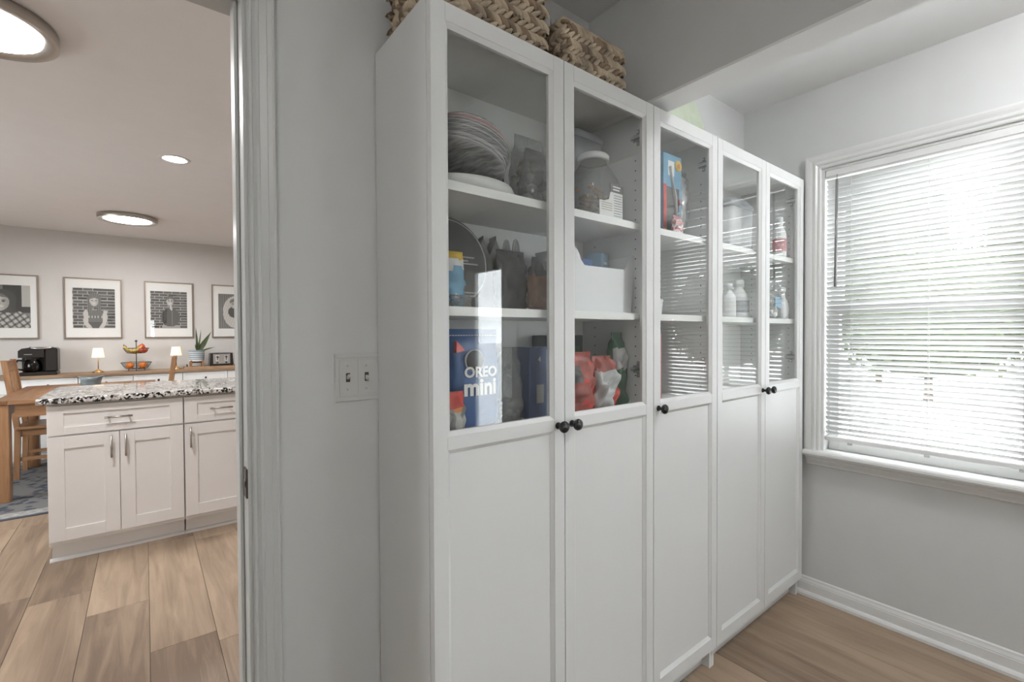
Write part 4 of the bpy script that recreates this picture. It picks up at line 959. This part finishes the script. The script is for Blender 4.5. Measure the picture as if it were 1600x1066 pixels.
# ------------------------------------------------------------------ sideboard along the far wall
SY = 5.845; SZ = .868
SG = [-1.96, -1.505, -1.05, -.595, -.14, .315, .77]
names = ['beyond the coffee maker', 'below the coffee maker', 'below the lamp with the free brass foot', 'below the tiered fruit stand', 'below the wooden tray', 'past the toaster']
for k in range(6):
    a, b_ = SG[k]+.001, SG[k+1]-.001
    t = empty('sideboard_cabinet', ((a+b_)/2, 6.03, 0), 'white sideboard cabinet with black knobs '+names[k], 'cabinet')
    G().box(a, b_, SY+.02, FY-.036, .08, .838, M['scab']).build('carcass', t)
    G().box(a, b_, SY+.06, FY-.036, .0005, .08, M['scab']).build('plinth', t)
    for nm, z0_, z1_, kz in (('drawer', .695, .832, .765), ('door', .085, .689, .62)):
        g = G(); x0_, x1_ = a+.002, b_-.002
        g.box(x0_, x1_, SY+.002, SY+.02, z0_, z1_, M['scab'], b=.001)
        for p, q, r_, s_ in ((x0_+.001, x0_+.03, z0_+.001, z1_-.001), (x1_-.03, x1_-.001, z0_+.001, z1_-.001)): g.box(p, q, SY-.002, SY+.003, r_, s_, M['scab'], b=.0006)
        d = g.build(nm, t)
        G().lathe([(0, 0), (.006, 0), (.006, .01), (.012, .016), (.011, .024), (0, .026)], M['black'], (0,0,0), 'Y', 12, T=Matrix.Translation(((a+b_)/2, SY+.002, kz)) @ Matrix.Scale(-1, 4, (0,1,0))).build('knob', d)
G().box(-1.975, .785, SY-.018, FY-.001, .8395, SZ, M['walnut'], b=.002).build('wooden_worktop', None, 'long brown wood top on the white sideboard', 'worktop')

# coffee maker
t = empty('coffee_maker', (-1.36, 6.02, SZ), 'black coffee maker with a glass carafe', 'coffee maker'); z = SZ; BP = M['blackp']
G().box(-1.500, -1.215, 5.915, 6.14, z+.0005, z+.035, BP, b=.008).build('base', t)
G().box(-1.315, -1.213, 5.935, 6.14, z+.035, z+.285, BP, b=.014).build('water_tank', t)
G().box(-1.495, -1.315, 6.06, 6.14, z+.035, z+.20, BP, b=.008).build('rear_column', t)
g = G(); g.prism([(-1.503, z+.185), (-1.315, z+.185), (-1.315, z+.290), (-1.40, z+.292), (-1.475, z+.280), (-1.503, z+.255)], 'Y', 5.925, 6.14, BP); hd = g.build('brew_head', t)
G().tube([(-1.415, 5.94, z+.292), (-1.405, 5.922, z+.284), (-1.35, 5.918, z+.278), (-1.27, 5.920, z+.282), (-1.245, 5.94, z+.290)], .008, M['chrome'], 8).build('lid_handle', t)
G().box(-1.46, -1.40, 5.9235, 5.926, z+.215, z+.222, M['chrome']).build('badge', hd)
G().lathe([(0, 0), (.058, 0), (.070, .02), (.072, .07), (.062, .105), (.05, .12), (.052, .13), (0, .13)], M['cglass'], (-1.405, 5.985, z+.036), n=24).build('carafe', t)
G().lathe([(0, .13), (.054, .13), (.054, .145), (0, .148)], BP, (-1.405, 5.985, z+.036), n=20).build('carafe_lid', t)
G().tube([(-1.46, 5.975, z+.155), (-1.51, 5.97, z+.16), (-1.528, 5.97, z+.13), (-1.52, 5.97, z+.07), (-1.478, 5.975, z+.06)], .010, BP, 8).build('carafe_handle', t)
# lamps
def lamp(x, y, label):
    t = empty('table_lamp', (x, y, SZ), label, 'lamp'); c = (x, y, SZ+.0005)
    G().lathe([(0, 0), (.052, 0), (.054, .005), (.046, .014), (.022, .026), (.009, .034), (.0055, .042), (0, .042)], M['brass'], c, n=28).build('base', t)
    G().lathe([(.0, .04), (.0045, .04), (.0045, .20), (0, .20)], M['brass'], c, n=12).build('stem', t)
    g = G(); g.lathe([(.056, .168), (.042, .270)], M['shade'], c, n=28, cap=False); g.lathe([(.0545, .168), (.0405, .270)], M['shade'], c, n=28, cap=False); g.lathe([(.0405, .270), (.042, .270)], M['shade'], c, n=28, cap=False)
    sh = g.build('lamp_shade', t, 'glowing cream shade')
    G().tube([(x-.041, y, SZ+.262), (x, y, SZ+.250), (x+.041, y, SZ+.262)], .0012, M['brass'], 5).tube([(x, y, SZ+.2), (x, y, SZ+.25)], .002, M['brass'], 5).build('shade_carrier', sh)
lamp(-.896, 6.0, 'small lit brass lamp between the coffee maker and the fruit')
lamp(-.193, 6.02, 'small lit brass lamp between the fruit and the potted plant')
# fruit stand
fx, fy_ = -.566, 6.02
t = empty('fruit_stand', (fx, fy_, SZ), 'two tier wire fruit stand on the sideboard', 'fruit stand')
G().tube([(fx, fy_, SZ+.028), (fx, fy_, SZ+.335)], .0045, M['wire'], 8).build('post', t)
G().ball((fx, fy_, SZ+.345), .013, M['wire'], 12, 8).build('finial', t)
def wire_bowl(r0, r1, z0_, z1_, nm):
    g = G()
    def ring_(r_, z_, w_): g.tube([(fx+r_*math.cos(a), fy_+r_*math.sin(a), z_) for a in [2*math.pi*i/32 for i in range(32)]], w_, M['wire'], 5, closed=True)
    for k in range(5): q = k/4; ring_(r0+(r1-r0)*q**.8, z0_+(z1_-z0_)*q, .003 if k == 4 else .0016)
    for i in range(20):
        a = 2*math.pi*i/20; g.tube([(fx, fy_, z0_)]+[(fx+(r0+(r1-r0)*q**.8)*math.cos(a), fy_+(r0+(r1-r0)*q**.8)*math.sin(a), z0_+(z1_-z0_)*q) for q in (0, .5, 1)], .0014, M['wire'], 4)
    g.build(nm, t)
wire_bowl(.095, .140, SZ+.028, SZ+.098, 'lower_basket'); wire_bowl(.080, .118, SZ+.205, SZ+.262, 'upper_basket')
for k in range(3):
    a = 2*math.pi*k/3+.5; G().tube([(fx+.07*math.cos(a), fy_+.07*math.sin(a), SZ+.03), (fx+.085*math.cos(a), fy_+.085*math.sin(a), SZ+.012), (fx+.085*math.cos(a), fy_+.085*math.sin(a), SZ+.002)], .004, M['wire'], 6).build('foot', t)
def fruit(name, c, r_, m, label, cat, group, sc=(1,1,1)):
    t = empty(name, (c[0], c[1], c[2]-r_*sc[2]), label, cat, group)
    G().ball(c, r_, m, 18, 12, sc).build('flesh', t); G().tube([(c[0], c[1], c[2]+r_*sc[2]*.9), (c[0]+.003, c[1], c[2]+r_*sc[2]+.008)], .002, M['btip'], 5).build('stem', t)
zl = SZ+.030+.036
for dx, dy in ((-.060, -.035), (.055, -.040), (.060, .040), (-.055, .045)): fruit('orange_fruit', (fx+dx, fy_+dy, zl), .036, M['orange'], 'bright orange in the lower basket of the fruit stand', 'orange', 'oranges in the fruit stand')
zu = SZ+.207+.034
for dx, dy, m, lb in ((.040, -.035, 'apple', 'front'), (.075, .015, 'apple', 'back')): fruit('apple_fruit', (fx+dx, fy_+dy, zu), .033, M[m], 'red apple in the upper basket of the fruit stand', 'apple', 'apples in the fruit stand')
fruit('pear_fruit', (fx+.032, fy_+.040, zu+.014), .036, M['peach'], 'yellow pear behind the red apples', 'pear', None, (1, 1, 1.1))
fruit('apple_fruit', (fx+.052, fy_-.008, zu+.040), .030, M['apple'], 'red apple topping the upper basket pile', 'apple', None)
for k in range(3):
    t2 = empty('banana_fruit', (fx-.055, fy_-.02+.022*k, SZ+.225), 'yellow banana in the upper basket of the fruit stand', 'banana', 'bananas in the fruit stand')
    pts = []; 
    for i in range(9):
        a = R(200+18*i); pts.append((fx-.030+.085*math.cos(a)+.01*k, fy_-.045+.022*k, SZ+.318-.01*k+.085*math.sin(a)))
    G().tube(pts, [.006, .013, .0165, .0175, .0175, .017, .0155, .011, .005], M['banana'], 8).build('flesh', t2)
    G().tube([pts[0], (pts[0][0]+.004, pts[0][1], pts[0][2]+.018)], [.006, .004], M['btip'], 6).build('stem', t2)
# tray, plant, toaster
g = G(); random.seed(5); n = 14; up = [(-.118+.600*i/n, 5.925+random.uniform(-.006, .006)) for i in range(n+1)]; lo = [(.482-.600*i/n, 6.13+random.uniform(-.006, .006)) for i in range(n+1)]
g.prism(up+lo, 'Z', SZ+.0005, SZ+.026, M['rustic']); tr = empty('wooden_tray', (.18, 6.03, SZ), 'rough wooden board tray holding the plant and toaster', 'tray'); g.build('board', tr)
for x in (-.085, .450): G().tube([(x, 5.96, SZ+.026), (x, 5.965, SZ+.050), (x, 6.09, SZ+.050), (x, 6.095, SZ+.026)], .005, M['bronze'], 6).build('tray_handle', tr)
px, py, pz = .013, 6.03, SZ+.0265
t = empty('plant_pot', (px, py, pz), 'striped white and blue plant pot on a wooden stand', 'plant pot')
for sx, sy in ((-1, -1), (1, -1), (-1, 1), (1, 1)): G().box(px+sx*.060-.010, px+sx*.060+.010, py+sy*.060-.010, py+sy*.060+.010, pz, pz+.075, M['oakz'], b=.002).build('stand_leg', t)
G().box(px-.055, px+.055, py-.008, py+.008, pz+.040, pz+.062, M['oakx']).box(px-.008, px+.008, py-.055, py+.055, pz+.040, pz+.062, M['oakx']).build('stand_cross', t)
zp = pz+.063
g = G(); hs = [0, .02, .032, .040, .056, .064, .080, .088, .104, .112, .134]
for k, (h0, h1) in enumerate(zip(hs, hs[1:])): g.lathe([(.079+.006*(h0/.134), h0), (.079+.006*(h1/.134), h1)], M['potb'] if k % 2 else M['potw'], (px, py, zp), n=32, cap=False)
g.lathe([(0, 0), (.079, 0)], M['potw'], (px, py, zp), n=32, cap=False); g.lathe([(.085, .134), (.079, .134), (.077, .115)], M['potw'], (px, py, zp), n=32, cap=False); g.build('pot', t)
G().lathe([(0, .118), (.078, .116)], M['soil'], (px, py, zp), n=24, cap=False).build('soil', t)
pl = empty('strap_leaf_plant', (px, py, zp+.118), 'dark green strap leaf plant in the striped pot', 'plant')
for (x1_, z1_, xm, zm, wd_) in ((-.010, .300, .004, .16, .010), (.150, .245, .070, .09, .020), (.195, .055, .09, .03, .010), (.012, .12, .010, .05, .012), (-.018, .10, -.008, .05, .008), (.045, .275, .035, .14, .006)):
    g = G(); a = Vector((px+.01, py-.02, zp+.105)); vs = []
    for i in range(9):
        q = i/8; p = a*(1-q)**2 + 2*q*(1-q)*Vector((px+xm, py-.03, zp+.118+zm)) + q*q*Vector((px+x1_, py-.06, zp+.118+z1_)); ww = wd_*(.35+1.3*math.sin(math.pi*min(1, q*.75+.2)))*(1-q**4)
        for s_, dy in ((-1, 0), (0, .006), (1, 0)): vs.append(p+Vector((s_*ww*.8, dy, -s_*ww*.4)))
    g.add(vs+[v+Vector((0, .0015, 0)) for v in vs], [(i*3+j, i*3+j+1, i*3+j+4, i*3+j+3) for i in range(8) for j in range(2)]+[(27+i*3+j, 27+i*3+j+3, 27+i*3+j+4, 27+i*3+j+1) for i in range(8) for j in range(2)], M['leaf'], True); g.build('leaf', pl)
t = empty('toaster', (.268, 6.03, SZ+.0265), 'stainless four slot toaster with black ends', 'toaster'); z = SZ+.0265
g = G()
for a, b_ in ((.140, .175), (.362, .397)): g.prism([(a if a < .2 else a, z+.008), (b_, z+.008), (b_ if b_ < .2 else b_-.010, z+.150), (b_-.006 if b_ > .3 else b_, z+.157), (a+.012 if a < .2 else a, z+.157), (a+.008 if a < .2 else a, z+.150)], 'Y', 5.945, 6.12, BP)
g.box(.175, .362, 5.945, 6.12, z+.008, z+.022, BP).box(.175, .362, 5.952, 6.12, z+.148, z+.157, BP); g.build('end_housing', t)
G().box(.175, .362, 5.943, 6.118, z+.022, z+.149, M['chrome'], b=.004).build('steel_body', t)
for x in (.222, .316):
    G().box(x-.020, x+.020, 5.9405, 5.944, z+.055, z+.130, M['greyl'], b=.001).build('control_plate', t)
    lv = G().box(x-.004, x+.004, 5.938, 5.944, z+.070, z+.125, M['ink']).build('lever_slot', t)
    G().box(x-.013, x+.013, 5.928, 5.941, z+.104, z+.116, BP, b=.002).build('lever', t)
    G().lathe([(0, 0), (.011, 0), (.010, .010), (0, .011)], BP, (0,0,0), 'Y', 14, T=Matrix.Translation((x, 5.943, z+.040)) @ Matrix.Scale(-1, 4, (0,1,0))).build('dial', t)
    G().box(x-.030, x+.030, 5.975, 6.0, z+.1572, z+.1576, M['ink']).box(x-.030, x+.030, 6.045, 6.07, z+.1572, z+.1576, M['ink']).build('bread_slot', t)
for x in (.155, .380): G().box(x-.012, x+.012, 5.96, 6.10, z, z+.009, BP).build('foot', t)

# ------------------------------------------------------------------ framed photographs (flat black and white prints)
def ell(u, v, cx, cy, rx, ry): return ((u-cx)/rx)**2+((v-cy)/ry)**2 < 1
def bricks(u, v, nb=7, nr=13, s=1):
    r_ = int(v*nr); fu = (u*nb*.62+(.5 if r_ % 2 else 0)) % 1; fv = (v*nr) % 1
    if fu < .06 or fv < .22: return .42
    h = math.sin((int(u*nb*.62+(.5 if r_ % 2 else 0))*12.9+r_*78.2)*s)*43758.5; return .05+.085*(h-math.floor(h))
def seg(u, v, x0, y0, x1, y1, w_):
    dx, dy = x1-x0, y1-y0; t_ = max(0, min(1, ((u-x0)*dx+(v-y0)*dy)/(dx*dx+dy*dy))); return math.hypot(u-x0-t_*dx, v-y0-t_*dy) < w_
def face(u, v, cx, cy, rx, ry, tone):
    a, b_ = (u-cx)/rx, (v-cy)/ry
    if b_ > .62-.15*abs(a-.1): return .16                     # fringe
    if (abs(a)-.40)**2/.05+(b_-.10)**2/.010 < 1: return .10
    if (abs(a)-.42)**2/.08+(b_-.27)**2/.003 < 1: return .18
    if a*a/.16+(b_+.46)**2/.014 < 1: return .62
    if a*a/.02+(b_+.13)**2/.016 < 1: return tone*.72
    return tone*(1-.28*max(0, a)-.12*abs(a))
def ph1(u, v):          # person in a plaid scarf, blurred street behind
    if ell(u, v, .38, .60, .19, .20): return face(u, v, .38, .60, .19, .20, .50)
    if ell(u, v, .42, .66, .30, .24) or (.18 < u < .70 and .36 < v < .66 and ell(u, v, .45, .5, .26, .3)): return .07
    if v < .48 and ell(u, v, .45, .0, .62, .46):
        if u > .34:
            a, b_ = (u+v*.8)*7 % 1, (v-u*.7)*7 % 1
            return .06 if (a < .35 and b_ < .4) else (.16 if a < .35 or b_ < .4 else .48)
        return .04 if not seg(u, v, .26, .35, .34, .14, .012) else .5
    return .45 if (u < .2 and v > .6) or (u > .82 and v > .5) else (.05 if v > .35 and u > .45 else .2)
def ph2(u, v):          # long haired child with folded arms before bricks
    if ell(u, v, .50, .68, .105, .125): return face(u, v, .50, .68, .105, .125, .52)
    if ell(u, v, .50, .71, .165, .19) or seg(u, v, .40, .66, .40, .42, .055) or seg(u, v, .60, .66, .62, .44, .05): return .15+.09*math.sin(u*150)
    if seg(u, v, .30, .40, .30, .14, .052) or seg(u, v, .76, .40, .74, .14, .052) or seg(u, v, .30, .13, .40, .0, .05) or seg(u, v, .74, .13, .66, 0, .05): return .50
    if .32 < u < .74 and v < .46:
        if .26 < v < .32: return .40 if int(u*26) % 2 else .12
        return .14 if v > .15 else .08
    return bricks(u, v)
def ph3(u, v):          # short haired child in a jacket before bricks
    if ell(u, v, .53, .73, .095, .115): return face(u, v, .53, .73, .095, .115, .52)
    if ell(u, v, .54, .78, .125, .105): return .13
    if seg(u, v, .54, .62, .56, .52, .03): return .5
    if v < .56 and (ell(u, v, .54, .30, .26, .25)) and v > .06:
        return .03 if seg(u, v, .34, .45, .36, .12, .03) or seg(u, v, .42, .5, .40, .15, .02) else (.22 if seg(u, v, .58, .5, .58, .1, .012) else .10)
    if v < .07 and .3 < u < .8: return .35
    return bricks(u, v, 7, 14, 1.7)
def ph4(u, v):          # bundled baby on a pale blanket over boards
    if ell(u, v, .50, .70, .11, .12): return face(u, v, .50, .70, .11, .12, .55)
    if ell(u, v, .50, .77, .14, .10): return .2
    if ell(u, v, .52, .48, .22, .17): return .09
    if ell(u, v, .52, .48, .38, .46):
        h = math.sin(u*60+v*37)*math.sin(v*71-u*23); return .55+.12*h
    return .13 if (u*7) % 1 < .06 else .20+.05*math.sin(u*90)
def picture(x0, x1, ph, label, ix):
    z0_, z1_ = 1.245, 1.930; yb = FY-.001; yf = FY-.024
    t = empty('framed_photograph', ((x0+x1)/2, FY-.012, z0_), label, 'picture'); fw = .014
    g = G()
    g.box(x0, x0+fw, yf, yb, z0_, z1_, M['frame'], b=.002).box(x1-fw, x1, yf, yb, z0_, z1_, M['frame'], b=.002).box(x0+fw, x1-fw, yf, yb, z0_, z0_+fw, M['frame'], b=.002).box(x0+fw, x1-fw, yf, yb, z1_-fw, z1_, M['frame'], b=.002)
    g.build('frame', t)
    G().box(x0+fw, x1-fw, yf+.008, yf+.012, z0_+fw, z1_-fw, M['matb']).build('mat_board', t)
    nx, nz = 56, 70; ax, bx = ix; az, bz = 1.362, 1.815; y = yf+.0072
    vs = [(ax+(bx-ax)*i/nx, y, az+(bz-az)*j/nz) for j in range(nz+1) for i in range(nx+1)]
    fs = [(j*(nx+1)+i, j*(nx+1)+i+1, (j+1)*(nx+1)+i+1, (j+1)*(nx+1)+i) for j in range(nz) for i in range(nx)]
    o = G().add(vs, fs, M['print']).build('photo_print', t); at = o.data.color_attributes.new('print', 'FLOAT_COLOR', 'CORNER'); k = 0
    for j in range(nz):
        for i in range(nx):
            c_ = ph((i+.5)/nx, (j+.5)/nz)
            for _ in range(4): at.data[k].color = (c_*1.02, c_*.98, c_*.93, 1); k += 1
    G().box(x0+fw, x1-fw, yf+.003, yf+.0045, z0_+fw, z1_-fw, M['wglass']).build('glazing', t)
picture(-1.880, -1.382, ph1, 'framed portrait of a person in a plaid scarf', (-1.81, -1.446))
picture(-1.187, -.691, ph2, 'framed portrait of a long haired child before bricks', (-1.116, -.754))
picture(-.486, .0, ph3, 'framed portrait of a short haired child before bricks', (-.428, -.065))
picture(.197, .690, ph4, 'framed portrait of a baby lying on a pale blanket', (.270, .632))

# ------------------------------------------------------------------ ceiling lights
def disc_light(x, y, label):
    t = empty('ceiling_light', (x, y, CZ), label, 'ceiling light', 'flush disc ceiling lights')
    G().lathe([(.150, 0), (.215, 0), (.232, -.006), (.232, -.044), (.228, -.047), (.188, -.040), (.184, -.034)], M['steel'], (x, y, CZ), n=56, cap=False).build('metal_ring', t)
    G().lathe([(0, -.037), (.186, -.037)], M['disc'], (x, y, CZ), n=48, cap=False).build('diffuser', t)
disc_light(-.965, 1.63, 'round nickel flush ceiling light nearer the doorway'); disc_light(-.60, 5.02, 'round nickel flush ceiling light near the framed photographs')
disc_light(1.3, 3.4, 'added round nickel flush ceiling light at the plain end of the kitchen')  # extra fixture out of view, added to brighten the kitchen
for x, y, lb in ((-.316, 2.90, 'small recessed downlight between the two round nickel lights'), (.85, 2.90, 'added small recessed downlight toward the plain end wall'), (-2.0, 2.90, 'added small recessed downlight toward the added kitchen window')):  # the last two are added out of view for kitchen brightness
    t = empty('recessed_light', (x, y, CZ), lb, 'ceiling light', 'recessed kitchen downlights')
    G().lathe([(.058, -.001), (.060, -.006), (.084, -.005), (.088, -.0005)], M['trim'], (x, y, CZ), n=32, cap=False).build('trim_ring', t)
    G().lathe([(0, -.0025), (.059, -.0025)], M['can'], (x, y, CZ), n=28, cap=False).build('lens', t)

# bowl lights added to brighten the pantry; no fixture is seen there
M['bowl'] = emitter('added bowl glow', (.98, .99, 1.0), BOWL_FILL)
M['bowl2'] = emitter('warm added bowl glow', (1, .975, .945), BOWL_FILL*.45)
for bx, by, lb, mm in ((1.30, -1.2, 'added frosted glass bowl light in the window bay', 'bowl'), (-.95, -1.1, 'added frosted glass bowl light facing the kitchen doorway', 'bowl2')):
    t = empty('added_bowl_light', (bx, by, CZ), lb, 'ceiling light')
    G().lathe([(0, 0), (.075, 0), (.078, -.012), (.060, -.022), (0, -.022)], M['steel'], (bx, by, CZ), n=28).build('canopy', t)
    G().lathe([(.112, -.030), (.118, -.040), (.108, -.066), (.080, -.092), (.040, -.108), (0, -.112)], M[mm], (bx, by, CZ), n=32, cap=False).build('glass_bowl', t)
    G().lathe([(0, -.110), (.012, -.110), (.010, -.122), (0, -.128)], M['steel'], (bx, by, CZ), n=16).build('finial', t)
